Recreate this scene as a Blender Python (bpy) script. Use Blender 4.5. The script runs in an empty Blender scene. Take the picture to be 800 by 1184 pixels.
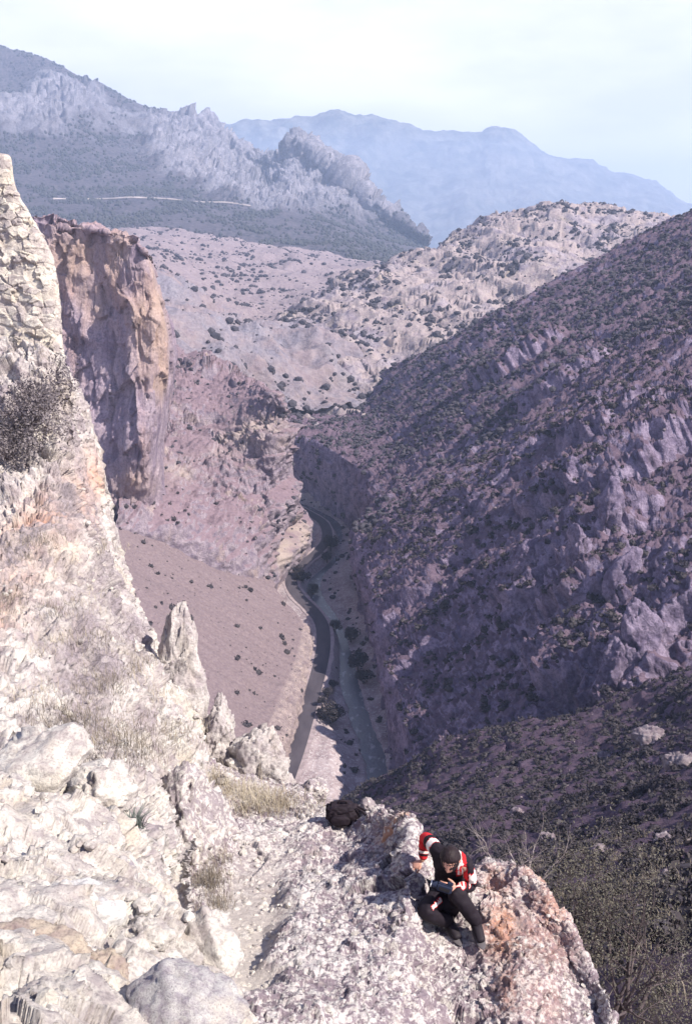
import bpy, bmesh, math, random
import numpy as np
from mathutils import Vector, Matrix
from mathutils.bvhtree import BVHTree

SC = bpy.context.scene
COL = SC.collection
R = math.radians
rng = np.random.default_rng(7)
random.seed(7)

# ------------------------------------------------------------------ camera
EYE = np.array([0.0, 0.0, 170.0])
PITCH = R(16.0)
FPX = 1151.0                      # focal length in photograph pixels (35 mm on a 24x36 slide)
cam_d = bpy.data.cameras.new('camera')
cam = bpy.data.objects.new('camera', cam_d)
COL.objects.link(cam)
cam.location = EYE
cam.rotation_euler = (R(90) - PITCH, 0, 0)
cam_d.sensor_fit = 'VERTICAL'
cam_d.sensor_height = 36.0
cam_d.lens = 36.0 * FPX / 1184.0
cam_d.clip_start = 0.05
cam_d.clip_end = 60000
SC.camera = cam

# ------------------------------------------------------------------ light
SUN_EL, SUN_AZ = R(45), R(115)    # azimuth clockwise from +Y: the sun stands to the right, a little behind the camera
world = bpy.data.worlds.new('World')
SC.world = world
world.use_nodes = True
wn, wl = world.node_tree.nodes, world.node_tree.links
wn.clear()
wout = wn.new('ShaderNodeOutputWorld')
wbg = wn.new('ShaderNodeBackground')
sky = wn.new('ShaderNodeTexSky')
sky.sky_type = 'NISHITA'
sky.sun_disc = False
sky.sun_elevation = SUN_EL
sky.sun_rotation = SUN_AZ
sky.altitude = 600
sky.air_density = 1.0
sky.dust_density = 0.6
sky.ozone_density = 4.0
# thin high cloud veil: whitens the blue, more towards the horizon
tc = wn.new('ShaderNodeTexCoord')
mp = wn.new('ShaderNodeMapping'); mp.inputs['Scale'].default_value = (1.0, 1.0, 3.5)
nz = wn.new('ShaderNodeTexNoise'); nz.inputs['Scale'].default_value = 3.2; nz.inputs['Detail'].default_value = 6; nz.inputs['Roughness'].default_value = 0.55
rp = wn.new('ShaderNodeMapRange'); rp.inputs['From Min'].default_value = 0.38; rp.inputs['From Max'].default_value = 0.66
rp.inputs['To Min'].default_value = 0.58; rp.inputs['To Max'].default_value = 0.95
mx = wn.new('ShaderNodeMix'); mx.data_type = 'RGBA'
mx.inputs['B'].default_value = (10.3, 10.2, 10.4, 1)
wl.new(tc.outputs['Generated'], mp.inputs['Vector']); wl.new(mp.outputs['Vector'], nz.inputs['Vector'])
sp0 = wn.new('ShaderNodeSeparateXYZ'); wl.new(tc.outputs['Generated'], sp0.inputs[0])
ev = wn.new('ShaderNodeMapRange'); ev.inputs['From Min'].default_value = .22; ev.inputs['From Max'].default_value = .6; ev.inputs['To Min'].default_value = 1; ev.inputs['To Max'].default_value = .06
wl.new(sp0.outputs['Z'], ev.inputs['Value'])
vm = wn.new('ShaderNodeMath'); vm.operation = 'MULTIPLY'
wl.new(nz.outputs['Fac'], rp.inputs['Value']); wl.new(rp.outputs['Result'], vm.inputs[0]); wl.new(ev.outputs['Result'], vm.inputs[1]); wl.new(vm.outputs[0], mx.inputs['Factor'])
tint = wn.new('ShaderNodeMix'); tint.data_type = 'RGBA'; tint.blend_type = 'MULTIPLY'; tint.inputs['Factor'].default_value = 1
tint.inputs['B'].default_value = (1.16, .90, 1.10, 1)          # the slide film's violet cast in the blue of the sky
wl.new(sky.outputs['Color'], tint.inputs['A']); wl.new(tint.outputs['Result'], mx.inputs['A']); wl.new(mx.outputs['Result'], wbg.inputs['Color'])
wl.new(wbg.outputs['Background'], wout.inputs['Surface'])
wbg.inputs['Strength'].default_value = 0.074

sun_d = bpy.data.lights.new('sun', 'SUN')
sun_d.energy = 4.8
sun_d.angle = R(0.53)
sun_d.color = (1.0, 0.92, 0.80)
sun = bpy.data.objects.new('sun', sun_d)
COL.objects.link(sun)
sdir = Vector((math.sin(SUN_AZ) * math.cos(SUN_EL), math.cos(SUN_AZ) * math.cos(SUN_EL), math.sin(SUN_EL)))
sun.rotation_euler = (-sdir).to_track_quat('-Z', 'Y').to_euler()
sun.location = (200, -60, 500)

SC.view_settings.view_transform = 'Standard'
SC.view_settings.look = 'None'
SC.view_settings.gamma = 1.0
SC.view_settings.exposure = 0.95
SC.view_settings.use_curve_mapping = False
SC.render.engine = 'CYCLES'
SC.cycles.max_bounces = 4
SC.cycles.diffuse_bounces = 2
SC.cycles.volume_bounces = 1
SC.cycles.transparent_max_bounces = 8
SC.cycles.use_denoising = True

# ------------------------------------------------------------------ maths helpers
CT, ST = math.cos(PITCH), math.sin(PITCH)

def ray(px, py):
    sx, sy = (px - 400.0) / FPX, (592.0 - py) / FPX
    return np.array([sx, CT + sy * ST, -ST + sy * CT])

def P(px, py, y):
    """world point seen at photograph pixel (px, py), y metres ahead"""
    d = ray(px, py)
    return EYE + d * (y / d[1])

def G(px, py, z):
    d = ray(px, py)
    return EYE + d * ((z - EYE[2]) / d[2])

def PL(px, py, a, bx, by=0.0):
    """intersection with the plane z = a + bx*x + by*y"""
    d = ray(px, py)
    t = (a + bx * EYE[0] + by * EYE[1] - EYE[2]) / (d[2] - bx * d[0] - by * d[1])
    return EYE + d * t

def project(p):
    p = np.asarray(p) - EYE
    dep = p[..., 1] * CT - p[..., 2] * ST
    up = p[..., 1] * ST + p[..., 2] * CT
    return 400 + FPX * p[..., 0] / dep, 592 - FPX * up / dep, dep

def _hash(ix, iy, iz, s):
    h = (ix * 374761393 + iy * 668265263 + iz * 2147483647 + s * 1274126177) & 0xFFFFFFFF
    h = ((h ^ (h >> 13)) * 1274126177) & 0xFFFFFFFF
    h = ((h ^ (h >> 16)) * 2246822519) & 0xFFFFFFFF
    return (h ^ (h >> 15)) & 0xFFFFFFFF

def noise(p, seed=0):
    """gradient noise, about -1..1, p (n,3)"""
    p = np.asarray(p, float)
    i = np.floor(p).astype(np.int64); f = p - i
    u = f * f * f * (f * (f * 6 - 15) + 10)
    out = 0
    for dx in (0, 1):
        for dy in (0, 1):
            for dz in (0, 1):
                h = _hash(i[:, 0] + dx, i[:, 1] + dy, i[:, 2] + dz, seed)
                gx = (h & 1023) / 511.5 - 1; gy = ((h >> 10) & 1023) / 511.5 - 1; gz = ((h >> 20) & 1023) / 511.5 - 1
                v = gx * (f[:, 0] - dx) + gy * (f[:, 1] - dy) + gz * (f[:, 2] - dz)
                w = (u[:, 0] if dx else 1 - u[:, 0]) * (u[:, 1] if dy else 1 - u[:, 1]) * (u[:, 2] if dz else 1 - u[:, 2])
                out = out + v * w
    return out * 1.3

def fbm(p, octv=5, seed=0, rough=0.5, ridged=False):
    p = np.asarray(p, float); a, s, tot = 1.0, 0.0, 0.0
    for k in range(octv):
        n = noise(p * (2.03 ** k) + 17.3 * k, seed + k)
        if ridged:
            n = 1 - 2 * np.abs(n)
        s = s + a * n; tot += a; a *= rough
    return s / tot

def voro(p, seed=0):
    """F1, F2 and a per-cell random of a jittered grid"""
    p = np.asarray(p, float)
    i = np.floor(p).astype(np.int64)
    f1 = np.full(len(p), 9.0); f2 = np.full(len(p), 9.0); cid = np.zeros(len(p))
    for dx in (-1, 0, 1):
        for dy in (-1, 0, 1):
            for dz in (-1, 0, 1):
                c = i + np.array([dx, dy, dz])
                h = _hash(c[:, 0], c[:, 1], c[:, 2], seed)
                q = np.stack([(h & 1023) / 1023, ((h >> 10) & 1023) / 1023, ((h >> 20) & 1023) / 1023], 1) * 0.9 + 0.05
                d = np.sqrt(((c + q - p) ** 2).sum(1))
                n = d < f1
                f2 = np.where(n, f1, np.minimum(f2, d)); cid = np.where(n, (h & 0xFFFF) / 65535.0, cid); f1 = np.where(n, d, f1)
    return f1, f2, cid

def facet(p, seed=0, warp=.25):
    """blocky fractured rock: every jittered cell is a tilted facet of its own, about -1..1"""
    p = np.asarray(p, float)
    p = p + warp * np.stack([noise(p * 1.7, seed + 91), noise(p * 1.7, seed + 92), noise(p * 1.7, seed + 93)], 1)
    i = np.floor(p).astype(np.int64)
    f1 = np.full(len(p), 9.0); best = np.zeros(len(p))
    for dx in (-1, 0, 1):
        for dy in (-1, 0, 1):
            for dz in (-1, 0, 1):
                c = i + np.array([dx, dy, dz])
                h = _hash(c[:, 0], c[:, 1], c[:, 2], seed)
                q = np.stack([(h & 1023) / 1023, ((h >> 10) & 1023) / 1023, ((h >> 20) & 1023) / 1023], 1)
                o = p - (c + q)
                d = (o ** 2).sum(1)
                h2 = _hash(c[:, 0], c[:, 1], c[:, 2], seed + 7)
                r = np.stack([(h2 & 1023) / 511.5 - 1, ((h2 >> 10) & 1023) / 511.5 - 1, ((h2 >> 20) & 1023) / 511.5 - 1], 1)
                n = d < f1
                best = np.where(n, (o * r).sum(1) * 1.1 + ((h2 >> 5) & 255) / 255.0 - .5, best); f1 = np.where(n, d, f1)
    return best

def sstep(a, b, x):
    t = np.clip((x - a) / (b - a), 0, 1)
    return t * t * (3 - 2 * t)

def saw(h):
    """cliff steps: out towards the top of every band, quickly back on the ledge above"""
    f = h - np.floor(h)
    return np.where(f < .85, f / .85, (1 - f) / .15) - .5

def resample(pts, n, smooth=True):
    """pts (m,k) -> (n,k) along the index, Catmull-Rom or linear"""
    pts = np.asarray(pts, float); m = len(pts)
    t = np.linspace(0, m - 1, n); i = np.minimum(t.astype(int), m - 2); f = (t - i)[:, None]
    p1, p2 = pts[i], pts[i + 1]
    if not smooth:
        return p1 + (p2 - p1) * f
    p0, p3 = pts[np.maximum(i - 1, 0)], pts[np.minimum(i + 2, m - 1)]
    p0 = np.where((i == 0)[:, None], 2 * p1 - p2, p0); p3 = np.where((i == m - 2)[:, None], 2 * p2 - p1, p3)
    return 0.5 * (2 * p1 + (p2 - p0) * f + (2 * p0 - 5 * p1 + 4 * p2 - p3) * f ** 2 + (3 * p1 - p0 - 3 * p2 + p3) * f ** 3)

def loft(rows, nu, nv, smooth_u=True, smooth_v=True):
    """rows of control points (x, y, z[, mask...]) -> grid (nv, nu, k)"""
    a = np.stack([resample(r, nu, smooth_u) for r in rows])
    g = resample(a.reshape(len(rows), -1), nv, smooth_v)
    return g.reshape(nv, nu, -1)

def grid_normals(g):
    du = np.gradient(g, axis=1); dv = np.gradient(g, axis=0)
    n = np.cross(du, dv)
    return n / (np.linalg.norm(n, axis=2, keepdims=True) + 1e-9)

def smooth_grid(n, k):
    for _ in range(k):
        q = np.pad(n, ((1, 1), (1, 1), (0, 0)), mode='edge')
        n = (q[:-2, 1:-1] + q[2:, 1:-1] + q[1:-1, :-2] + q[1:-1, 2:] + 2 * q[1:-1, 1:-1]) / 6
    return n / (np.linalg.norm(n, axis=2, keepdims=True) + 1e-9)

def mesh_np(name, v, f, mat=None, smooth=True, attrs=None):
    """v (n,3), f (m,3|4) -> mesh"""
    me = bpy.data.meshes.new(name)
    v = np.asarray(v, np.float32); f = np.asarray(f, np.int32)
    k = f.shape[1]
    me.vertices.add(len(v)); me.vertices.foreach_set('co', v.ravel())
    me.loops.add(f.size); me.loops.foreach_set('vertex_index', f.ravel())
    me.polygons.add(len(f)); me.polygons.foreach_set('loop_start', np.arange(0, f.size, k, dtype=np.int32))
    me.polygons.foreach_set('use_smooth', np.full(len(f), smooth, bool))
    me.update(calc_edges=True)
    for an, av in (attrs or {}).items():
        a = me.attributes.new(an, 'FLOAT', 'POINT'); a.data.foreach_set('value', np.asarray(av, np.float32).ravel())
    if mat:
        me.materials.append(mat)
    return me

def grid_faces(nv, nu):
    i = np.arange(nv * nu).reshape(nv, nu)
    return np.stack([i[:-1, :-1], i[:-1, 1:], i[1:, 1:], i[1:, :-1]], -1).reshape(-1, 4)

def link(name, me, parent=None, loc=None):
    o = bpy.data.objects.new(name, me)
    COL.objects.link(o)
    if parent is not None:
        o.parent = parent
    if loc is not None:
        o.location = loc
    return o

def tag(o, label=None, cat=None, group=None, kind=None):
    if label: o['label'] = label
    if cat: o['category'] = cat
    if group: o['group'] = group
    if kind: o['kind'] = kind
    return o

TERRAIN = []      # (verts, faces) of what can hide or carry plants
PATCH = {}        # name -> grid and normals, for planting

def patch(name, g, mat, attrs=None, label=None, cat=None, kind='structure', key=None, blocker=True):
    nv, nu = g.shape[:2]
    f = grid_faces(nv, nu)
    n = grid_normals(g[..., :3])
    c = EYE - g[nv // 2, nu // 2, :3]
    if (n[nv // 2, nu // 2] * c).sum() < 0:
        f = f[:, ::-1]; n = -n
    v = g[..., :3].reshape(-1, 3)
    o = link(name, mesh_np(name, v, f, mat, True, attrs))
    tag(o, label, cat, None, kind)
    PATCH[key or name] = (g[..., :3], n)
    if blocker:
        TERRAIN.append((v, f))
    return o

def disp(g, fn, soft=2, edge=None):
    """push the grid along its smoothed normal (zero mean, camera side positive); edge = (first column, weight) calms the folded rim"""
    p = g[..., :3]; n = smooth_grid(grid_normals(p), soft)
    c = EYE - p[p.shape[0] // 2, p.shape[1] // 3]
    if (n[p.shape[0] // 2, p.shape[1] // 3] * c).sum() < 0:
        n = -n
    d = fn(p.reshape(-1, 3), n.reshape(-1, 3)).reshape(p.shape[:2])
    d = d - np.median(d)
    if edge is not None:
        u = np.linspace(0, 1, p.shape[1])
        d = d * (1 - (1 - edge[2]) * sstep(edge[0], edge[1], u))[None, :]
    out = g.copy(); out[..., :3] = p + n * d[..., None]
    return out

# ------------------------------------------------------------------ materials
class NT:
    def __init__(self, name):
        self.m = bpy.data.materials.new(name); self.m.use_nodes = True
        self.t = self.m.node_tree; self.n = self.t.nodes; self.l = self.t.links
        self.b = self.n['Principled BSDF']
        self.b.inputs['Specular IOR Level'].default_value = 0.15
        self.b.inputs['Roughness'].default_value = 0.9
        self.tc = self.n.new('ShaderNodeTexCoord')
    def vec(self, scale=(1, 1, 1)):
        m = self.n.new('ShaderNodeMapping'); m.inputs['Scale'].default_value = scale
        self.l.new(self.tc.outputs['Object'], m.inputs['Vector']); return m.outputs['Vector']
    def noise(self, scale, detail=6, rough=0.55, stretch=(1, 1, 1), dist=0.0):
        q = self.n.new('ShaderNodeTexNoise'); q.inputs['Scale'].default_value = scale; q.inputs['Detail'].default_value = detail
        q.inputs['Roughness'].default_value = rough; q.inputs['Distortion'].default_value = dist
        self.l.new(self.vec(stretch), q.inputs['Vector']); return q.outputs['Fac']
    def voro(self, scale, feature='F1', stretch=(1, 1, 1), out='Distance', rand=1.0):
        q = self.n.new('ShaderNodeTexVoronoi'); q.feature = feature; q.inputs['Scale'].default_value = scale
        q.inputs['Randomness'].default_value = rand
        self.l.new(self.vec(stretch), q.inputs['Vector']); return q.outputs[out]
    def rng(self, x, a, b, c=0.0, d=1.0):
        q = self.n.new('ShaderNodeMapRange')
        for k, v in zip(('From Min', 'From Max', 'To Min', 'To Max'), (a, b, c, d)): q.inputs[k].default_value = v
        self.l.new(x, q.inputs['Value']); return q.outputs['Result']
    def math(self, op, x, y=None):
        q = self.n.new('ShaderNodeMath'); q.operation = op
        for k, v in enumerate((x, y)):
            if v is None: continue
            if isinstance(v, (int, float)): q.inputs[k].default_value = v
            else: self.l.new(v, q.inputs[k])
        return q.outputs[0]
    def mix(self, f, a, b, mode='MIX'):
        q = self.n.new('ShaderNodeMix'); q.data_type = 'RGBA'; q.blend_type = mode
        for k, v in (('Factor', f), ('A', a), ('B', b)):
            if isinstance(v, (int, float)): q.inputs[k].default_value = v
            elif isinstance(v, (tuple, list)): q.inputs[k].default_value = tuple(v) + (1,)
            else: self.l.new(v, q.inputs[k])
        return q.outputs['Result']
    def attr(self, name):
        q = self.n.new('ShaderNodeAttribute'); q.attribute_name = name; return q.outputs['Fac']
    def bump(self, h, dist, strength=1.0, prev=None):
        q = self.n.new('ShaderNodeBump'); q.inputs['Distance'].default_value = dist; q.inputs['Strength'].default_value = strength
        self.l.new(h, q.inputs['Height'])
        if prev is not None: self.l.new(prev, q.inputs['Normal'])
        return q.outputs['Normal']
    def out(self, col, normal=None, rough=None):
        if isinstance(col, (tuple, list)): self.b.inputs['Base Color'].default_value = tuple(col) + (1,)
        else: self.l.new(col, self.b.inputs['Base Color'])
        if normal is not None: self.l.new(normal, self.b.inputs['Normal'])
        if rough is not None: self.b.inputs['Roughness'].default_value = rough
        return self.m

def plain(name, col, rough=0.85, var=0.0, scale=30.0):
    t = NT(name)
    if var:
        n = t.noise(scale, 4)
        return t.out(t.mix(t.rng(n, 0.3, 0.7), tuple(c * (1 - var) for c in col), tuple(min(1, c * (1 + var)) for c in col)), None, rough)
    return t.out(col, None, rough)

def rock_mat(name, light, dark, stain, size, bump=0.12, soil=None, stain_amt=0.5, streak=(1, 1, 1), soil_dots=None, ochre=None):
    """layered limestone: size = metres of the largest blotches; mask attribute 'soil' mixes in earth"""
    t = NT(name)
    big = t.noise(1.0 / size, 5, 0.6, streak, 0.4)
    mid = t.noise(5.0 / size, 8, 0.65, streak)
    fine = t.noise(28.0 / size, 6, 0.7)
    c = t.mix(t.rng(mid, 0.36, 0.62), dark, light)
    c = t.mix(t.rng(big, 0.56, 0.72, 0, stain_amt), c, stain)
    c = t.mix(t.rng(fine, 0.35, 0.55, 0.55, 0.0), c, tuple(k * 0.45 for k in dark))
    crack = t.voro(3.2 / size, 'DISTANCE_TO_EDGE', streak)
    c = t.mix(t.math('MULTIPLY', t.rng(crack, 0.0, 0.03, 0.45, 0.0), t.rng(big, .42, .6)), c, tuple(k * 0.35 for k in dark))
    if soil is not None:
        sn = t.noise(14.0 / size, 8, 0.7)
        sc = t.mix(t.rng(sn, 0.35, 0.65), soil[0], soil[1])
        if soil_dots is not None:
            dv = t.voro(soil_dots[0], 'F1')
            dn = t.noise(soil_dots[0] * 0.12, 4, 0.6)
            f = t.math('MULTIPLY', t.rng(dv, 0.30, 0.42, 1, 0), t.rng(dn, 0.40, 0.56))
            sc = t.mix(f, sc, soil_dots[1])
        m = t.math('ADD', t.attr('soil'), t.rng(mid, 0.2, 0.8, -0.25, 0.25))
        c = t.mix(t.rng(m, 0.35, 0.6), c, sc)
    if ochre:
        on_ = t.noise(2.0 / size, 6, .6, (1, 1, .3))
        c = t.mix(t.math('MULTIPLY', t.attr('ochre'), t.rng(on_, .34, .6)), c, t.mix(t.rng(fine, .3, .6), tuple(k * .7 for k in ochre), ochre))
    h = t.math('ADD', t.math('MULTIPLY', mid, 0.7), t.math('MULTIPLY', fine, 0.35))
    return t.out(c, t.bump(h, bump * size, 0.9))

# colours (base colours, the violet of film and shade tinted in)
ROCK_L, ROCK_D, ROCK_O = (0.40, 0.34, 0.345), (0.20, 0.165, 0.20), (0.46, 0.31, 0.22)
SOIL_A, SOIL_B = (0.30, 0.215, 0.225), (0.40, 0.30, 0.29)
SHRUB = (0.050, 0.052, 0.058)

m_far = rock_mat('blue_forest_mountain', (0.20, 0.20, 0.20), (0.05, 0.065, 0.07), (0.30, 0.27, 0.26), 900, 0.05)
m_left = rock_mat('grey_limestone_and_pine', (0.326, 0.310, 0.364), (0.155, 0.151, 0.191), (0.279, 0.227, 0.234), 140, 0.10,
                  ((0.050, 0.048, 0.065), (0.132, 0.114, 0.135)), 0.3, (1, 1, 0.55), (1 / 13.0, (0.022, 0.027, 0.036)))
m_mid = rock_mat('pink_earth_slope', (0.292, 0.277, 0.327), (0.188, 0.170, 0.214), (0.360, 0.304, 0.286), 70, 0.06,
                 ((0.206, 0.162, 0.190), (0.292, 0.242, 0.256)), 0.4)
m_hill = rock_mat('pale_dry_hillside', (0.399, 0.357, 0.397), (0.228, 0.186, 0.233), (0.47, 0.385, 0.26), 60, 0.08,
                  ((0.285, 0.227, 0.249), (0.399, 0.339, 0.328)), 0.9)
m_slope = rock_mat('mauve_limestone_slope', (0.338, 0.278, 0.386), (0.116, 0.090, 0.155), (0.277, 0.202, 0.230), 26, 0.10,
                   ((0.112, 0.077, 0.117), (0.181, 0.132, 0.175)), 0.4)
m_cliff = rock_mat('striped_limestone_cliff', (0.397, 0.323, 0.376), (0.204, 0.159, 0.221), (0.529, 0.328, 0.232), 26, 0.08,
                   ((0.306, 0.217, 0.254), (0.387, 0.284, 0.309)), 0.85, (1, 1, 0.30), None, (.47, .345, .285))
m_spur = rock_mat('layered_limestone_spur', (0.339, 0.284, 0.325), (0.170, 0.135, 0.183), (0.470, 0.353, 0.272), 18, 0.09,
                  ((0.188, 0.135, 0.166), (0.264, 0.195, 0.225)), 0.6, (1, 1, 1), None, (.45, .375, .335))
m_scree = rock_mat('pink_scree', (0.333, 0.270, 0.262), (0.184, 0.143, 0.160), (0.389, 0.323, 0.282), 14, 0.02,
                   ((0.138, 0.104, 0.121), (0.218, 0.171, 0.180)), 0.4)
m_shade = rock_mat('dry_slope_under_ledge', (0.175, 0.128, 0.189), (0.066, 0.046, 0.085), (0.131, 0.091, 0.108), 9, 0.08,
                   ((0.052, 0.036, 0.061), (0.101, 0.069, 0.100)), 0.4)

def fb(p, s, **k):
    return fbm(p / np.asarray(s, float), **k)

def softmask(g, extra=0.0, thr=0.62, width=0.25):
    n = smooth_grid(grid_normals(g[..., :3]), 1)
    return sstep(thr - width, thr + width, np.abs(n[..., 2])) + extra

def ochre_at(g, spots):
    out = np.zeros(g.shape[:2])
    for px, py, y, rx, rz in spots:
        c = P(px, py, y); out = np.maximum(out, np.exp(-(np.hypot(g[..., 0] - c[0], .5 * (g[..., 1] - c[1])) / rx) ** 2 - ((g[..., 2] - c[2]) / rz) ** 2))
    return np.clip(1.1 * out, 0, .8)

# ---------------- the lowland everything rises from
gx = np.linspace(-7500, 7500, 60); gy_ = np.linspace(-3000, 13500, 60)
g = np.stack([np.repeat(gx[None], 60, 0), np.repeat(gy_[:, None], 60, 1), np.full((60, 60), -7.0)], -1)
patch('ground', g, plain('dry_earth', (.26, .20, .20), .95, .3, .02), label='dry earth at the foot of the slopes', cat='ground', blocker=False)

# ---------------- far blue mountain
sk = [(90, 215), (170, 178), (240, 152), (300, 144), (350, 139), (420, 135), (470, 146), (520, 155), (550, 158), (571, 151), (592, 155),
      (620, 168), (660, 180), (700, 195), (740, 210), (780, 228), (810, 240), (870, 265), (1000, 300)]
crest = [P(x, y, 11000) for x, y in sk]
rows = [[c + np.array([0, 2500, -700]) for c in crest], [c + np.array([0, 500, -60]) for c in crest], crest,
        [P(x, y + (275 - y) * 0.22, 10300) for x, y in sk], [P(x, y + max(0, 275 - y) * 0.6, 9300) for x, y in sk],
        [P(x, max(y + 8, 285), 8000) for x, y in sk]]
g = loft(rows, 420, 150)
g = disp(g, lambda p, n: 230 * fb(p, (1300, 2200, 1300), octv=6, seed=3, ridged=True) + 40 * fb(p, (160, 200, 160), octv=4, seed=5))
patch('mountain', g, m_far, {'soil': np.zeros(g.shape[:2])}, key='far', label='broad blue hazy mountain behind everything else', cat='mountain')

# ---------------- left mountain: dark pine ridge, grey crags
def M(px, py, y, m): return np.append(P(px, py, y), m)
b0 = [(-160, 5, 4300, 1.3), (-60, 30, 4200, 1.3), (0, 55, 4200, 1.3), (60, 75, 4200, 1.3), (100, 95, 4200, 1.2), (150, 118, 4200, 1), (200, 137, 4200, .7), (240, 152, 4150, .3), (270, 172, 4100, .1),
      (300, 190, 4000, 0), (325, 189, 3750, 0), (345, 166, 3600, 0), (365, 181, 3550, 0), (385, 196, 3500, 0), (410, 222, 3400, 0), (440, 246, 3300, .2), (470, 268, 3200, .4), (494, 282, 3100, .5)]
b1 = [(-160, 60, 4000, 1.3), (-60, 75, 3950, 1.2), (0, 92, 3950, 1.0), (60, 98, 3950, .3), (100, 112, 3900, .2), (150, 138, 3850, .5), (200, 158, 3800, .1), (240, 172, 3800, 0), (270, 190, 3800, 0),
      (300, 203, 3700, 0), (325, 203, 3560, 0), (345, 196, 3480, -.2), (365, 202, 3450, -.2), (385, 216, 3380, 0), (410, 236, 3300, .2), (440, 256, 3200, .5), (470, 273, 3100, .7), (494, 285, 3050, .8)]
b2 = [(-160, 110, 3600, .9), (-60, 122, 3500, .6), (0, 130, 3500, .35), (60, 138, 3500, .2), (100, 148, 3450, .5), (150, 168, 3450, .6), (200, 185, 3400, .1), (240, 200, 3400, -.1), (270, 212, 3400, -.1),
      (300, 222, 3350, 0), (325, 222, 3300, -.1), (345, 220, 3280, -.1), (365, 226, 3250, 0), (385, 236, 3200, .2), (410, 250, 3150, .5), (440, 266, 3050, .8), (470, 279, 3000, .9), (494, 289, 2950, .9)]
b3 = [(-160, 170, 3150, .9), (-60, 178, 3100, .9), (0, 182, 3100, .9), (60, 186, 3100, .9), (100, 194, 3050, .9), (150, 204, 3050, .9), (200, 214, 3000, .8), (240, 224, 3000, .6), (270, 232, 3000, .3),
      (300, 237, 3000, .2), (325, 240, 3000, .2), (345, 243, 3000, .3), (365, 248, 2950, .5), (385, 256, 2900, .7), (410, 266, 2850, .8), (440, 277, 2800, .9), (470, 287, 2750, 1), (494, 294, 2700, 1)]
b4 = [(-160, 224, 2750, 1), (-60, 226, 2700, 1), (0, 227, 2700, 1), (60, 228, 2700, 1), (100, 228, 2700, 1), (150, 228, 2700, 1), (200, 230, 2700, 1), (240, 234, 2680, 1), (270, 243, 2650, .9),
      (300, 250, 2650, .9), (325, 255, 2600, .9), (345, 260, 2600, .9), (365, 266, 2550, .9), (385, 272, 2500, .9), (410, 280, 2500, 1), (440, 290, 2450, 1), (470, 298, 2400, 1), (494, 303, 2400, 1)]
b5 = [(x, 272 + max(0, x - 100) * 0.085, 2050, 1.1) for (x, _, _, _) in b4]
b6 = [(x, 300 + max(0, x - 100) * 0.09, 1700, 1.0) for (x, _, _, _) in b4]
rows = [[np.append(M(*q)[:3] + np.array([0, 900, -300]), q[3]) for q in b0]] + [[M(*q) for q in r] for r in (b0, b1, b2, b3, b4, b5, b6)]
g = loft(rows, 520, 330)
msk = g[..., 3]
rockw = 1 - sstep(.2, .8, msk).reshape(-1)
FOREST_W = sstep(.35, .85, msk + .3 * fbm(g[..., :3].reshape(-1, 3) / 130, 4, 21).reshape(msk.shape))[:-1, :-1].reshape(-1)
def f_left(p, n):
    crag = fb(p, (160, 160, 240), octv=6, seed=11, rough=.58, ridged=True)
    return rockw * (55 * crag + 26 * facet(p / np.array([80, 80, 120]), 17, .5) + 14 * facet(p / np.array([30, 30, 45]), 18, .5)) + (9 + 16 * rockw) * fb(p, (70, 70, 110), octv=5, seed=13) + 25 * (1 - rockw) * fb(p, (420, 420, 420), octv=3, seed=15)
g = disp(g, f_left, 3)
patch('mountain', g, m_left, {'soil': np.clip(msk + 0.35 * fbm(g[..., :3].reshape(-1, 3) / 130, 4, 21).reshape(msk.shape), 0, 1.5)}, key='left', label='dark pine covered mountain with bare grey crags and a sharp rocky peak', cat='mountain')

# ---------------- middle valley
c0 = [(60, 262, 2600), (100, 262, 2600), (200, 262, 2500), (300, 278, 2400), (400, 296, 2300), (470, 304, 2300), (540, 306, 2300)]
c1 = [(60, 270, 2000), (100, 268, 2000), (160, 266, 1950), (240, 276, 1900), (330, 289, 1850), (400, 304, 1800), (540, 306, 1800)]
c2 = [(60, 300, 1450), (100, 296, 1450), (165, 292, 1450), (240, 312, 1450), (310, 326, 1450), (370, 324, 1450), (480, 325, 1500)]
c3 = [(60, 335, 1000), (100, 330, 1000), (168, 318, 1050), (215, 346, 1000), (265, 372, 1020), (330, 372, 1100), (440, 360, 1200)]
c4 = [(60, 400, 740), (130, 390, 740), (190, 385, 740), (230, 398, 750), (272, 412, 770), (330, 420, 820), (430, 420, 900)]
c5 = [(60, 470, 640), (130, 460, 640), (190, 450, 640), (230, 460, 650), (272, 470, 690), (330, 480, 740), (430, 480, 800)]
g = loft([[P(*q) for q in r] for r in (c0, c1, c2, c3, c4, c5)], 360, 300)
def f_mid(p, n):
    near = sstep(1250, 900, p[:, 1])
    return 24 * fb(p, (190, 150, 190), octv=5, seed=31, ridged=True) + 5 * fb(p, (36, 36, 36), octv=5, seed=33) + near * 24 * fb(p, (75, 60, 75), octv=5, seed=35, ridged=True)
g = disp(g, f_mid)
sm = np.clip(1.2 - .75 * sstep(1250, 1000, g[..., 1]) + 0.5 * fbm(g[..., :3].reshape(-1, 3) / 60, 4, 36).reshape(g.shape[:2]), 0, 1.3)
patch('valley_side', g, m_mid, {'soil': sm}, label='pink earth valley side dotted with shrubs', cat='hillside')

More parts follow.
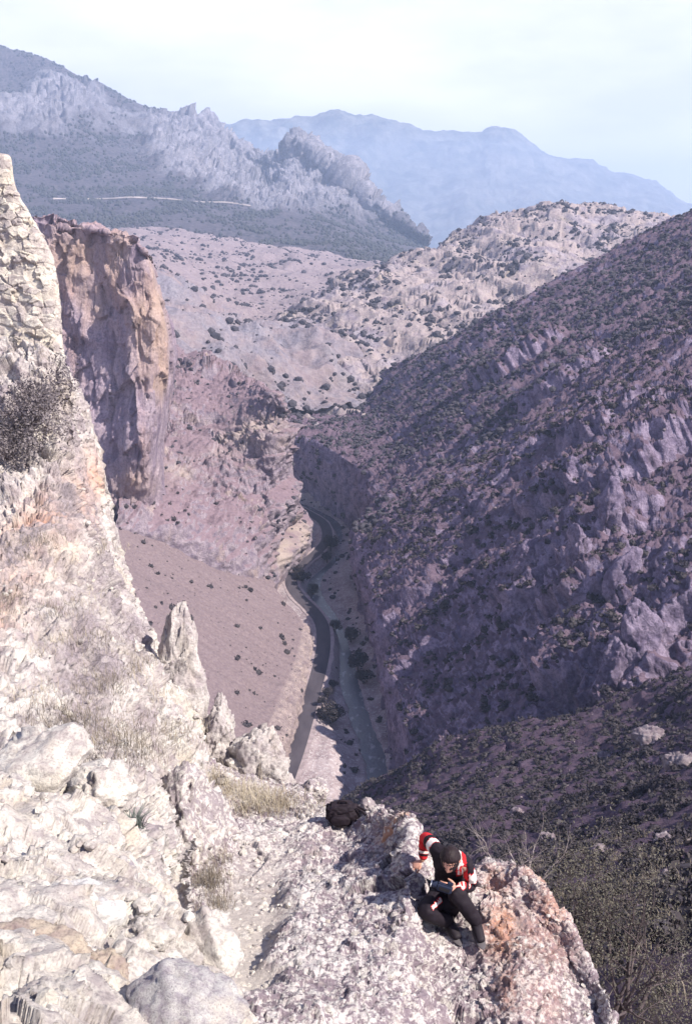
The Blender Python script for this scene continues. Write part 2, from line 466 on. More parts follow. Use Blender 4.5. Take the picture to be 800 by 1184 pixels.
# ---------------- pale hill closing the gorge on the right
d1 = [(255, 410, 930), (330, 361, 1050), (400, 322, 1150), (470, 297, 1250), (540, 266, 1350), (590, 249, 1400), (640, 241, 1400), (700, 246, 1400), (760, 252, 1400), (860, 250, 1400)]
d2 = [(270, 425, 880), (332, 392, 940), (400, 358, 1010), (470, 330, 1080), (540, 303, 1150), (590, 288, 1190), (640, 280, 1190), (700, 282, 1190), (760, 285, 1150), (860, 285, 1150)]
d3 = [(285, 448, 850), (335, 432, 860), (400, 405, 890), (460, 385, 920), (520, 365, 950), (580, 342, 980), (640, 328, 1000), (700, 325, 1010), (760, 318, 1010), (860, 318, 1000)]
d4 = [(305, 488, 800), (340, 485, 790), (395, 464, 800), (440, 446, 810), (500, 425, 840), (560, 396, 870), (640, 366, 900), (700, 356, 910), (760, 348, 910), (860, 348, 910)]
d5 = [(305, 520, 720), (340, 506, 715), (395, 495, 730), (440, 490, 740), (500, 470, 760), (560, 440, 790), (640, 405, 810), (700, 395, 820), (760, 385, 820), (860, 385, 820)]
d6 = [(305, 560, 640), (340, 550, 640), (395, 540, 650), (440, 535, 660), (500, 515, 690), (560, 490, 710), (640, 450, 730), (700, 440, 730), (760, 430, 730), (860, 430, 730)]
cr = [P(*q) for q in d1]
rows = [[c + np.array([60, 420, -220]) for c in cr]] + [[c + np.array([20, 90, -22]) for c in cr], cr] + [[P(*q) for q in r] for r in (d2, d3, d4, d5, d6)]
g = loft(rows, 460, 300)
def f_hill(p, n):
    q = p @ np.array([[.87, -.5, 0], [.5, .87, 0], [0, 0, 1]])
    hh = p[:, 2] + 6 * fb(p, (60, 60, 60), octv=3, seed=46)
    return 22 * fb(q, (85, 240, 240), octv=5, seed=41, ridged=True, rough=.55) + 6 * saw(hh / 34) * sstep(-.1, .3, fb(p, (90, 60, 60), octv=3, seed=48)) + 4 * facet(p / np.array([26, 18, 26]), 49, .5) + 4 * fb(p, (26, 26, 26), octv=5, seed=43)
g = disp(g, f_hill)
fl = fbm(g[..., :3].reshape(-1, 3) / np.array([40, 40, 40]), 5, 47).reshape(g.shape[:2])
patch('hillside', g, m_hill, {'soil': np.clip(0.55 + 1.0 * fl, 0, 1.2)}, label='pale dry rounded hill dotted with shrubs', cat='hill')

# ---------------- long right-hand slope with the gorge wall at its foot
rim = [(318, 487, 40), (330, 497, 40), (370, 514, 40), (405, 535, 40), (430, 562, 38), (425, 592, 36), (413, 618, 34), (425, 655, 32), (438, 700, 30), (448, 760, 28),
       (458, 820, 26), (472, 885, 24), (492, 940, 20), (540, 1015, 16), (640, 1130, 12)]
slo = [.50, .52, .55, .57, .60, .62, .62, .62, .62, .61, .60, .60, .60, .60, .60]
wall_rows, slope_rows = [], []
for k, ((px, py, z), s) in enumerate(zip(rim, slo)):
    r = G(px, py, z)
    nxt = G(*rim[min(k + 1, len(rim) - 1)]); prv = G(*rim[max(k - 1, 0)])
    t = nxt - prv; out = np.array([t[1], -t[0], 0]); out /= np.linalg.norm(out) + 1e-9      # towards the river
    foot = np.array([r[0], r[1], -4.0]) + out * 4
    wall_rows.append([foot, foot * .55 + r * .45 + out * 1.5, r])
    row = [r]
    for f in (0.12, .28, .46, .64, .82, 1.0, 1.25):
        qx = px + f * (860 - px); qy = py - s * (qx - px) + 6 * math.sin(f * 5)
        off0 = 27.0 if k < 5 else r[2] - 0.77 * r[0]
        q1, q2 = PL(qx, qy, off0, 0.77), PL(qx, qy, off0 + 17.0, 0.57)      # the upper slope eases off
        row.append(q1 if np.linalg.norm(q1 - EYE) > np.linalg.norm(q2 - EYE) else q2)
    slope_rows.append(row)
gw = loft(wall_rows, 46, 560, False, True)
gs = loft(slope_rows, 400, 560)
g = np.concatenate([gw[:, :-1], gs], 1)
BUMPS = [(742, 745, 17, 13, 11), (735, 700, 14, 10, 9), (690, 640, 16, 14, 12), (655, 610, 14, 12, 11), (700, 590, 16, 12, 10), (640, 560, 13, 12, 9), (720, 520, 16, 16, 12), (700, 480, 20, 14, 10),
         (770, 470, 20, 16, 12), (600, 420, 26, 16, 14), (560, 395, 22, 14, 12), (650, 440, 22, 14, 10), (690, 700, 14, 12, 10), (620, 640, 14, 10, 8), (660, 690, 12, 10, 9), (780, 640, 18, 12, 9), (770, 600, 16, 12, 8)]
BW = [(PL(x, y, 24, .77), a, b, h) for x, y, a, b, h in BUMPS]
def f_slope(p, n):
    ribs = fb(p + 16 * np.stack([noise(p / 55, 501), noise(p / 55, 502), noise(p / 55, 503)], 1), (120, 58, 120), octv=5, seed=51, ridged=True, rough=.55)
    reg = sstep(-0.15, 0.3, fb(p, (60, 34, 60), octv=3, seed=56))
    b = 0
    w = noise(p / 6, 57) * .3 + noise(p / 2.5, 58) * .15
    bn = 1 + .15 * noise(p / 9, 59) + .14 * facet(p / np.array([7, 6, 9]), 70, .4)
    for c, a, bb, h in BW:
        rr = np.sqrt(((p[:, 0] - c[0]) / a) ** 2 + ((p[:, 1] - c[1]) / bb) ** 2) + w
        b = np.maximum(b, .8 * h * sstep(1.05, .66, rr) * bn)
    onw = sstep(8, 26, p[:, 2])
    hh = -p[:, 1] * .9 + .25 * p[:, 2] + 9 * fb(p, (70, 70, 70), octv=3, seed=62) + 2.5 * fb(p, (14, 14, 14), octv=3, seed=69)
    amp = lambda h: .25 + .75 * np.abs(np.sin(np.floor(h) * 12.9898))
    reg2 = sstep(-.1, .25, fb(p, (45, 22, 30), octv=3, seed=67))
    reg3 = sstep(-.05, .3, fb(p, (24, 14, 20), octv=3, seed=68))
    blk = 5.0 * reg2 * saw(hh / 33) * amp(hh / 33) + 2.0 * reg3 * saw(hh / 13.7) * amp(hh / 13.7) + 1.3 * facet(p / np.array([7, 5, 8]), 64, .5) + .8 * facet(p / np.array([3.0, 2.4, 4]), 65, .5)
    return onw * (9 * ribs + blk) + b + 1.1 * fb(p, (6, 6, 8), octv=5, seed=60, rough=.62) + (1 - onw) * (2.5 * fb(p, (7, 7, 26), octv=4, seed=61, ridged=True) + 1.5 * facet(p / np.array([6, 6, 14]), 66))
g0 = g; g = disp(g, f_slope, 4)
add = np.linalg.norm(g - g0, axis=2)
nn = 1.5 * fbm(g.reshape(-1, 3) / np.array([55, 11, 55]), 5, 63).reshape(g.shape[:2])
sm = np.clip(1.15 * softmask(g, 0, .72, .2) + .5 * nn, 0, 1.2); sm[:, :46] *= .1
patch('mountain_slope', g, m_slope, {'soil': sm}, label='long dark mauve rocky slope on the far side of the river', cat='slope')

# ---------------- gorge floor: river bed, road bench
road_px = [(322, 925), (333, 893), (343, 865), (352, 835), (362, 800), (370, 770), (374, 745), (372, 722), (361, 705), (346, 690), (337, 675), (340, 661), (353, 649), (368, 637), (378, 622), (374, 605), (355, 592), (330, 580)]
riv_px = [(438, 930), (436, 890), (428, 860), (418, 835), (407, 800), (399, 765), (391, 738), (381, 713), (369, 695), (362, 678), (368, 662), (380, 648), (388, 625), (386, 606), (365, 592), (335, 580), (300, 572)]
ROADZ = 5.0
road_c = resample([G(x, y, ROADZ) for x, y in road_px], 260)
riv_c = resample([G(x, y, 0.0) for x, y in riv_px], 260)
def dist_to(xy, line):
    d = np.full(len(xy), 1e9)
    for c in line[::2]:
        d = np.minimum(d, (xy[:, 0] - c[0]) ** 2 + (xy[:, 1] - c[1]) ** 2)
    return np.sqrt(d)
ys = 205 * (720 / 205) ** np.linspace(0, 1, 420)
us = np.linspace(-0.24, 0.14, 300)
X = us[None, :] * ys[:, None]; Y = np.repeat(ys[:, None], 300, 1)
xy = np.stack([X.ravel(), Y.ravel()], 1)
dr, dv = dist_to(xy, road_c), dist_to(xy, riv_c)
base = 0.4 + 3.6 * sstep(6, 16, dv)
z = base + (4.75 - base) * sstep(8, 4.0, dr)
z = np.where(dv < 6, z - 1.5 * sstep(5.0, 2.0, dv), z)
p3 = np.stack([xy[:, 0], xy[:, 1], z], 1)
z = z + sstep(5, 9, dr) * (0.9 * fb(p3, (14, 14, 14), octv=4, seed=71) + .35 * fb(p3, (2.5, 2.5, 2.5), octv=3, seed=72))
g = np.stack([X, Y, z.reshape(X.shape)], -1)
t = NT('gravel_river_bed')
a = t.noise(1 / 9.0, 6, .6); b = t.noise(1 / 1.1, 5, .8)
c = t.mix(t.rng(a, .38, .6), (.25, .19, .205), (.40, .33, .345))
c = t.mix(t.rng(b, .5, .66), c, (.58, .54, .56))
m_bed = t.out(c, t.bump(b, .6))
patch('gorge_floor', g, m_bed, label='gravel floor of the gorge beside the river', cat='ground')

def strip(name, line, w, z, mat, seed, wn=0.0, kind='structure'):
    d = np.gradient(line, axis=0); nrm = np.stack([d[:, 1], -d[:, 0]], 1); nrm /= np.linalg.norm(nrm, axis=1, keepdims=True)
    k = np.linspace(-1, 1, 9)
    wob = 1 + wn * noise(np.stack([line[:, 0] / 9, line[:, 1] / 9, np.zeros(len(line))], 1), seed)
    v = np.zeros((len(line), 9, 3))
    v[..., :2] = line[:, None, :2] + nrm[:, None, :] * (k[None, :, None] * (w * wob / 2)[:, None, None]); v[..., 2] = z
    return patch(name, v, mat, kind=kind, blocker=False)
t = NT('worn_asphalt')
a = t.noise(1 / 5.0, 5, .6, (1, .25, 1)); c = t.mix(t.rng(a, .35, .65), (.050, .043, .056), (.085, .073, .088))
m_road = t.out(c, None, .8)
m_verge = plain('pale_road_verge', (.30, .245, .255), .95, .25, .4)
strip('road', road_c, 5.8, ROADZ, m_road, 75)
strip('road_verge', road_c, 8.6, ROADZ - .12, m_verge, 76, .25)
t = NT('green_river_water')
a = t.noise(1 / 2.4, 5, .6, (1, .5, 1)); wv = t.noise(1 / 1.2, 4, .7)
c = t.mix(t.rng(a, .55, .72), (.085, .088, .115), (.34, .33, .36))
m_water = t.out(c, t.bump(wv, .35, .5), .22)
t.b.inputs['Specular IOR Level'].default_value = .5
strip('river', riv_c, 7.5, -.25, m_water, 77, .5)

# ---------------- pink scree fan
TA, TB = 5 - .7 * 14, -.7
tr = [((132, 585), (312, 668)), ((132, 606), (322, 687)), ((132, 640), (338, 706)), ((132, 680), (352, 728)), ((132, 720), (355, 752)), ((132, 770), (349, 785)), ((132, 820), (338, 822)), ((132, 870), (322, 862)), ((132, 930), (306, 900))]
rows = []
for (x0, y0), (x1, y1) in tr:
    r = []
    for f in np.linspace(0, 1, 7):
        px, py = x0 + f * (x1 - x0), y0 + f * (y1 - y0) + 7 * math.sin(math.pi * f) * (-1 if y0 < 700 else .3)
        r.append(PL(px, py, TA, TB))
    r.insert(0, PL(-170, y0 + 18, TA, TB))
    e = r[-1]; r.append(np.array([e[0] + 1.2, e[1], e[2] - 3])); r.append(np.array([e[0] + 1.6, e[1], 3.2]))
    rows.append(r)
g = loft(rows, 260, 260, True, True)
def f_scree(p, n):
    edge = sstep(16, 6, dist_to(p[:, :2], road_c))
    return 2.2 * fb(p, (34, 34, 34), octv=4, seed=81) + 1.5 * fb(np.stack([p[:, 0] * .12, p[:, 1], p[:, 2] * .12], 1), (7, 7, 7), octv=4, seed=84, ridged=True) + .3 * fb(p, (3, 3, 3), octv=4, seed=82) + edge * 1.5 * fb(p, (6, 6, 4), octv=4, seed=83, ridged=True)
g = disp(g, f_scree)
patch('scree_slope', g, m_scree, {'soil': np.clip(1.1 - 1.1 * sstep(13, 6, dist_to(g[..., :2].reshape(-1, 2), road_c)).reshape(g.shape[:2]), 0, 1)}, label='smooth pink scree fan above the road', cat='slope')

# ---------------- rocky spur behind the scree
s0 = [(150, 385, 640), (180, 393, 620), (205, 398, 600), (250, 425, 570), (290, 442, 540), (316, 456, 510), (326, 468, 500)]
s1 = [(150, 440, 590), (175, 440, 560), (205, 445, 540), (250, 468, 522), (290, 472, 506), (320, 476, 492), (331, 500, 497)]
s15 = [(150, 480, 520), (172, 480, 510), (205, 480, 505), (250, 515, 486), (290, 503, 478), (322, 492, 476), (338, 522, 490)]
s2 = [(150, 520, 460), (170, 515, 465), (205, 515, 470), (250, 530, 464), (290, 522, 462), (322, 515, 464), (338, 548, 490)]
s3 = [(140, 570, 410), (165, 562, 420), (205, 565, 430), (250, 580, 436), (295, 578, 444), (326, 565, 456), (344, 586, 488)]
s4 = [(135, 603, 368), (150, 605, 375), (205, 612, 388), (250, 632, 397), (296, 656, 412), (328, 640, 452), (360, 612, 508)]
rows = [[P(*q) for q in r] for r in (s0, s1, s15, s2, s3, s4)]
rows.append([p + np.array([1, -6, -30]) for p in rows[-1]])
rows = [[p for p in r] + [r[-1] + np.array([-6, 55, -10])] for r in rows]
rows = [[p + np.array([-30, 90, -12]) for p in rows[0]]] + rows
g = loft(rows, 330, 330)
def f_spur(p, n):
    st = p[:, 2] + .18 * p[:, 0] + 3 * noise(p / 30, 91)
    lay = np.abs(((st / 9.0) % 1) - .5) * 2
    reg = sstep(-.2, .3, fb(p, (42, 42, 42), octv=3, seed=93))
    h1 = p[:, 2] - .12 * p[:, 0] + 4 * fb(p, (30, 30, 30), octv=3, seed=98)
    reg2 = sstep(-.25, .1, fb(p, (34, 34, 60), octv=2, seed=99))
    return 10.5 * reg2 * saw(h1 / 27) + (.35 + reg) * (2.0 * saw(h1 / 7.0) + 2.6 * facet(p / np.array([8, 8, 9]), 92, .5) + 1.4 * facet(p / 3.6, 97, .5)) + 5 * fb(p, (40, 40, 40), octv=5, seed=94, ridged=True) + .8 * fb(p, (4, 4, 4), octv=4, seed=95)
_fs = f_spur
def f_spur(p, n):
    return _fs(p, n) * np.repeat((.15 + .85 * sstep(.98, .80, np.linspace(0, 1, 330)))[:, None], 330, 1).ravel()
g = disp(g, f_spur, 4, (.76, .9, .3))
nn = fbm(g.reshape(-1, 3) / 22, 4, 96).reshape(g.shape[:2])
patch('rocky_spur', g, m_spur, {'soil': np.clip(1.2 * softmask(g, 0, .66, .16) + .5 * nn, 0, 1.2), 'ochre': ochre_at(g, [(290, 500, 480, 14, 5), (265, 515, 486, 10, 4), (318, 488, 478, 6, 6), (335, 640, 450, 10, 6), (350, 615, 480, 8, 6), (205, 545, 450, 7, 5)])}, label='layered rocky spur the road bends around', cat='cliff')

# ---------------- tall cliff left of the gorge
k0 = [(-20, 250, 402), (30, 256, 400), (60, 261, 398), (110, 269, 395), (148, 281, 392), (167, 297, 392), (176, 312, 425)]
k1 = [(-20, 320, 402), (30, 320, 398), (60, 320, 396), (110, 325, 392), (152, 330, 388), (178, 334, 391), (188, 340, 430)]
k2 = [(-20, 380, 400), (30, 380, 396), (60, 380, 394), (110, 385, 390), (158, 388, 384), (192, 385, 391), (203, 390, 430)]
k3 = [(-20, 440, 398), (30, 440, 394), (60, 440, 392), (110, 448, 388), (158, 442, 381), (190, 436, 390), (203, 440, 430)]
k4 = [(-20, 520, 396), (30, 520, 390), (60, 520, 388), (110, 520, 382), (150, 524, 376), (179, 520, 384), (192, 520, 425)]
k5 = [(-20, 600, 392), (30, 605, 384), (60, 610, 380), (105, 615, 382), (142, 606, 384), (177, 592, 392), (196, 586, 425)]
rows = [[P(*q) for q in r] for r in (k0, k1, k2, k3, k4, k5)]
rows = [[p + np.array([-150, 260, -10]) for p in rows[0]], [p + np.array([-38, 60, 1.0]) for p in rows[0]], [p + np.array([-1, 3, .2]) for p in rows[0]]] + rows + [[p + np.array([2, 4, -22]) for p in rows[-1]]]
g = loft(rows, 280, 360, True, True)
def f_cliff(p, n):
    col_ = fb(p, (22, 22, 130), octv=6, seed=101, ridged=True, rough=.55)
    st = np.abs(((p[:, 2] + 4 * noise(p / 25, 106)) / 19 % 1) - .5) * 2
    return 5.5 * col_ + 2.8 * facet(p / np.array([11, 11, 24]), 105) + 1.3 * facet(p / np.array([4, 4, 8]), 108) + .9 * (st - .5) + .9 * fb(p, (3.5, 3.5, 5), octv=4, seed=107)
g = disp(g, f_cliff, 4, (.74, .88, .3))
patch('cliff', g, m_cliff, {'soil': np.clip(1.3 * softmask(g, 0, .75, .15), 0, 1.2), 'ochre': ochre_at(g, [(172, 340, 390, 12, 16), (176, 390, 388, 9, 18), (182, 430, 389, 8, 10), (140, 310, 391, 7, 16), (90, 300, 395, 12, 10), (150, 570, 374, 9, 8), (110, 345, 391, 8, 8)])}, key='cliff', label='tall vertical ochre streaked cliff behind the ruined wall', cat='cliff')

# ---------------- shaded slope falling from the ledge
i0 = [(395, 925, 262), (432, 905, 240), (500, 868, 226), (560, 848, 216), (640, 828, 208), (700, 812, 205), (760, 792, 202), (830, 765, 198), (930, 730, 196)]
i1 = [(395, 945, 215), (440, 930, 200), (500, 910, 190), (560, 892, 182), (640, 876, 175), (700, 862, 170), (760, 845, 165), (830, 820, 160), (930, 790, 155)]
i2 = [(395, 990, 165), (440, 970, 155), (500, 955, 148), (560, 942, 140), (640, 932, 132), (700, 920, 126), (760, 905, 120), (830, 885, 115), (930, 860, 110)]
i3 = [(395, 1040, 110), (440, 1030, 105), (500, 1015, 98), (560, 1000, 92), (640, 990, 86), (700, 980, 80), (760, 968, 76), (830, 950, 72), (930, 930, 68)]
i4 = [(395, 1110, 62), (440, 1100, 58), (500, 1085, 54), (560, 1070, 50), (640, 1060, 46), (700, 1050, 43), (760, 1040, 40), (830, 1025, 38), (930, 1010, 36)]
i5 = [(395, 1200, 32), (440, 1190, 30), (500, 1175, 28), (560, 1160, 26), (640, 1150, 24.5), (700, 1140, 23), (760, 1130, 21.5), (830, 1115, 20.5), (930, 1100, 19)]
i6 = [(395, 1320, 18), (440, 1310, 17), (500, 1300, 16), (560, 1290, 15), (640, 1280, 14), (700, 1270, 13.2), (760, 1255, 12.4), (830, 1240, 11.8), (930, 1220, 11)]
e = [P(*q) for q in i0]
rows = [[p + np.array([0, 30, -34]) for p in e], e] + [[P(*q) for q in r] for r in (i1, i2, i3, i4, i5, i6)]
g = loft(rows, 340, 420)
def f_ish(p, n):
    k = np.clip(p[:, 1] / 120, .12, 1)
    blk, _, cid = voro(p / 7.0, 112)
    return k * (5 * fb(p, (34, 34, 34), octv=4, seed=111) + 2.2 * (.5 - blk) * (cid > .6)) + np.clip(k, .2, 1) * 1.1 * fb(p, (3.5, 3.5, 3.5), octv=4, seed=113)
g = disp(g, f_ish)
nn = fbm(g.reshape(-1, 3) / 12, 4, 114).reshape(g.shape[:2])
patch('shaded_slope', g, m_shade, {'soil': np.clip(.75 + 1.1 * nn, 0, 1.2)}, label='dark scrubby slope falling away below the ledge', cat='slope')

# ================================================================== the castle rock (foreground)
def fg_rock(name, light, dark, stain, size, lichen=None, bump=.05, orange=None, blot=1.0, grey=None):
    """near limestone: size in metres of the largest blotches; lichen = (cell size, pale colour, dark colour)"""
    t = NT(name)
    big = t.noise(1 / size, 6, .6, (1, 1, 1), .6)
    mid = t.noise(4.5 / size, 8, .62, (1, 1, 1), .3)
    fine = t.noise(30 / size, 8, .72)
    c = t.mix(t.rng(mid, .36, .60), dark, light)
    c = t.mix(t.rng(big, .52, .68, 0, .75 * blot), c, stain)
    c = t.mix(t.rng(fine, .36, .52, .6, 0), c, tuple(k * .5 for k in dark))
    h = t.math('ADD', t.math('MULTIPLY', mid, .6), t.math('MULTIPLY', fine, .5))
    if lichen:
        cs, lp, ld = lichen
        n1 = t.noise(.42 / cs, 7, .72, (1, 1, 1), .8)
        n2 = t.noise(1.5 / cs, 5, .75, (1, 1, 1), .4)
        v1 = t.voro(.9 / cs, 'F1', out='Distance')
        reg = t.noise(.07 / cs, 5, .65)
        f = t.math('ADD', t.math('ADD', t.rng(n1, .3, .7, -.55, .55), t.rng(n2, .3, .7, -.40, .40)), t.rng(v1, .2, .7, .18, -.18))
        f = t.math('ADD', f, t.rng(reg, .35, .65, -.16, .22))
        c2 = t.mix(t.rng(f, -.16, .20), ld, lp)
        c2 = t.mix(t.rng(n2, .32, .42, .7, 0), c2, tuple(k * .45 for k in ld))
        c = t.mix(t.math('MULTIPLY', t.rng(reg, .30, .42), .9), c, c2)
        h = t.math('ADD', h, t.math('MULTIPLY', f, .35))
    if orange:
        o = t.noise(1.1 / size, 5, .6, (1, .4, .4), .5)
        f = t.math('MULTIPLY', t.rng(o, .40, .58, .25, 1), t.rng(fine, .34, .52))
        f = t.math('MULTIPLY', f, t.attr('orange'))
        c = t.mix(f, c, orange)
    if grey:
        gn = t.noise(2.2 / size, 7, .65, (1, 1, .35))
        c = t.mix(t.math('MULTIPLY', t.attr('grey'), t.rng(gn, .36, .56)), c, t.mix(t.rng(fine, .35, .6), tuple(k * .5 for k in grey), grey))
    return t.out(c, t.bump(h, bump, 1.0))

m_face = fg_rock('pale_sunlit_limestone', (.62, .585, .55), (.33, .285, .30), (.55, .49, .40), 1.3, None, .05, (.60, .30, .19), 1.0, (.33, .285, .31))
m_near = fg_rock('pale_near_limestone', (.62, .585, .545), (.34, .30, .305), (.50, .43, .34), .45, None, .022)
m_ledge = fg_rock('lichen_spotted_limestone', (.50, .45, .42), (.27, .225, .25), (.44, .375, .31), .9, (.042, (.60, .565, .555), (.22, .175, .21)), .022, (.54, .27, .17))
m_wall = fg_rock('old_rubble_masonry', (.62, .575, .51), (.34, .295, .29), (.58, .515, .42), .8, None, .03, (.54, .46, .36), 1.0, (.40, .35, .35))

def edge_fold(rows, o1, o2):
    return [list(r) + [r[-1] + np.array(o1), r[-1] + np.array(o2)] for r in rows]

# ---- the tall left face below the wall
J = [
 [(-90, 400, 18.3), (-20, 405, 18.2), (20, 410, 18.1), (50, 415, 18.0), (66, 418, 18.0), (78, 420, 18.3)],
 [(-90, 450, 17.6), (-20, 450, 17.5), (20, 450, 17.3), (55, 452, 17.3), (74, 455, 17.4), (84, 455, 17.8)],
 [(-90, 505, 16.9), (-20, 505, 16.7), (25, 505, 16.3), (62, 500, 16.4), (80, 500, 16.8), (94, 500, 17.3)],
 [(-90, 560, 15.7), (-20, 562, 15.5), (28, 565, 15.1), (75, 565, 15.4), (92, 562, 16.2), (108, 562, 17.0)],
 [(-90, 610, 14.0), (-20, 610, 13.8), (35, 614, 13.6), (85, 622, 14.2), (106, 624, 15.6), (122, 620, 16.6)],
 [(-90, 655, 12.4), (-20, 655, 12.3), (45, 660, 12.5), (100, 668, 13.2), (122, 668, 14.6), (138, 662, 15.8)],
 [(-90, 705, 11.0), (-20, 705, 10.9), (55, 712, 11.2), (115, 718, 12.2), (140, 718, 13.6), (160, 712, 15.0)],
 [(-90, 760, 9.7), (-20, 760, 9.6), (70, 768, 10.0), (135, 772, 11.1), (172, 775, 12.6), (194, 775, 14.0)],
 [(-90, 815, 8.3), (-20, 815, 8.2), (85, 826, 8.8), (155, 834, 10.0), (204, 840, 11.6), (234, 838, 12.9)],
 [(-90, 860, 6.9), (-20, 862, 6.9), (95, 876, 7.7), (170, 884, 9.2), (220, 886, 10.9), (250, 880, 12.0)],
 [(-90, 915, 5.7), (-20, 918, 5.7), (100, 930, 6.4), (180, 940, 7.9), (214, 942, 9.3), (240, 938, 10.3)],
 [(-90, 975, 4.6), (-20, 978, 4.6), (105, 985, 5.1), (180, 1000, 6.4), (205, 1005, 7.4), (222, 1008, 8.0)],
 [(-90, 1060, 3.6), (-20, 1065, 3.6), (105, 1070, 4.0), (180, 1080, 5.2), (200, 1085, 5.7), (212, 1088, 6.2)],
]
rows = edge_fold([[P(*q) for q in r] for r in J], (.2, 1.6, -3.5), (.6, 4, -22))
g = loft(rows, 430, 640)
def f_face(p, n):
    k = np.clip((p[:, 1] - 3) / 12, .25, 1)
    up = sstep(.85, .5, np.abs(n[:, 2]))
    calm = np.repeat((1 - .8 * sstep(.40, .66, np.linspace(0, 1, 430)))[None, :], 640, 0).ravel()
    d = calm * k * (.50 * fb(p, (2.8, 2.8, 4.0), octv=5, seed=201, ridged=True, rough=.58))
    d = d + calm * (.22 + .3 * up) * k * facet(p / np.array([1.0, 1.0, 1.5]), 203, .5) * sstep(-.25, .2, fb(p, (2.4, 2.4, 2.4), octv=2, seed=204))
    cs = .45 + .55 * calm
    d = d + cs * (.16 * k * facet(p / np.array([.36, .36, .5]), 205, .5) + .10 * fb(p, (.55, .55, .8), octv=6, seed=208, ridged=True, rough=.62) + .07 * facet(p / .13, 207, .5) + .05 * fb(p, (.2, .2, .2), octv=4, seed=206, rough=.65))
    return d
g = disp(g, f_face, 12)
px_, py_, _ = project(g)
oc0 = P(66, 603, 14.3); og = np.exp(-(((g[..., 0] - oc0[0]) / .5) ** 2 + ((g[..., 2] - oc0[2]) / .42) ** 2)) * .95
gy = np.zeros(g.shape[:2])
for (ox, oy, yy, rx, rz) in [(98, 470, 17.3, .35, .9), (112, 530, 16.8, .38, .9), (126, 590, 16.3, .35, .8), (140, 650, 15.2, .3, .7), (30, 470, 17.3, .9, .8), (160, 730, 14, .3, .5), (70, 700, 12, .8, .4), (130, 770, 11.1, .6, .35), (85, 790, 9.6, .7, .3)]:
    c = P(ox, oy, yy); gy = np.maximum(gy, np.exp(-((g[..., 0] - c[0]) / rx) ** 2 - ((g[..., 2] - c[2]) / rz) ** 2))
patch('cliff', g, m_face, {'orange': np.clip(og, 0, 1), 'grey': np.clip(gy * 1.2, 0, 1)}, key='face', label='bright pale limestone face below the ruined wall', cat='cliff')

# ---- the lichen covered ledge with the path beside it
K = [
 [(228, 872, 12.6), (262, 890, 12.0), (300, 905, 11.6), (350, 914, 11.0), (372, 938, 10.4), (400, 940, 10.1), (428, 936, 9.8), (452, 944, 9.3), (476, 950, 8.7), (488, 985, 8.5), (505, 1014, 8.25), (540, 1014, 8.0), (566, 1003, 7.95), (602, 1009, 7.75), (630, 1036, 7.47), (652, 1064, 7.28), (672, 1100, 7.0), (690, 1142, 6.72), (706, 1192, 6.4)],
 [(220, 915, 10.6), (255, 935, 10.2), (290, 948, 10.0), (335, 955, 9.8), (365, 966, 9.5), (395, 970, 9.3), (425, 972, 9.0), (450, 980, 8.5), (474, 993, 7.75), (488, 1028, 7.8), (506, 1048, 7.6), (540, 1050, 7.45), (570, 1042, 7.5), (602, 1050, 7.35), (626, 1075, 7.12), (648, 1102, 6.94), (668, 1135, 6.7), (688, 1170, 6.47), (704, 1215, 6.16)],
 [(205, 985, 8.6), (240, 1000, 8.35), (275, 1008, 8.2), (320, 1015, 8.1), (355, 1022, 7.95), (390, 1028, 7.8), (420, 1034, 7.55), (448, 1042, 7.3), (472, 1054, 7.0), (490, 1078, 7.25), (512, 1088, 7.25), (540, 1092, 7.2), (570, 1090, 7.05), (600, 1100, 6.85), (625, 1122, 6.67), (646, 1148, 6.5), (668, 1178, 6.33), (688, 1210, 6.15), (704, 1250, 6.05)],
 [(195, 1060, 6.9), (230, 1075, 6.7), (262, 1082, 6.6), (310, 1092, 6.5), (350, 1098, 6.4), (385, 1104, 6.35), (418, 1110, 6.3), (446, 1118, 6.2), (470, 1128, 6.2), (492, 1138, 6.5), (515, 1146, 6.55), (542, 1150, 6.55), (570, 1152, 6.45), (600, 1162, 6.2), (625, 1182, 6.1), (648, 1205, 5.99), (670, 1230, 5.9), (690, 1255, 5.83), (706, 1290, 5.65)],
 [(185, 1160, 5.2), (222, 1165, 5.15), (255, 1170, 5.1), (305, 1178, 5.1), (348, 1182, 5.1), (385, 1187, 5.15), (418, 1192, 5.2), (446, 1198, 5.25), (470, 1206, 5.35), (494, 1214, 5.6), (518, 1220, 5.75), (544, 1224, 5.75), (570, 1228, 5.7), (600, 1238, 5.5), (626, 1255, 5.5), (650, 1275, 5.42), (672, 1297, 5.37), (692, 1320, 5.3), (708, 1350, 5.17)],
 [(178, 1260, 4.1), (218, 1265, 4.1), (255, 1270, 4.1), (305, 1275, 4.2), (348, 1280, 4.3), (385, 1285, 4.4), (418, 1290, 4.5), (446, 1295, 4.6), (470, 1300, 4.7), (494, 1306, 4.9), (518, 1312, 5.0), (544, 1316, 5.0), (570, 1320, 5.0), (600, 1330, 4.9), (626, 1345, 4.9), (650, 1362, 4.87), (672, 1380, 4.84), (692, 1400, 4.8), (708, 1425, 4.7)],
]
rows = [[P(*q) for q in r] for r in K]
rows = edge_fold(rows, (.12, .5, -1.6), (.5, 2.0, -14))
back = rows[0]
rows = [[p + np.array([.2, 3.2, -16]) for p in back], [p + np.array([.05, .75, -1.9]) for p in back]] + rows
g = loft(rows, 760, 560)
Kbase = g.copy()
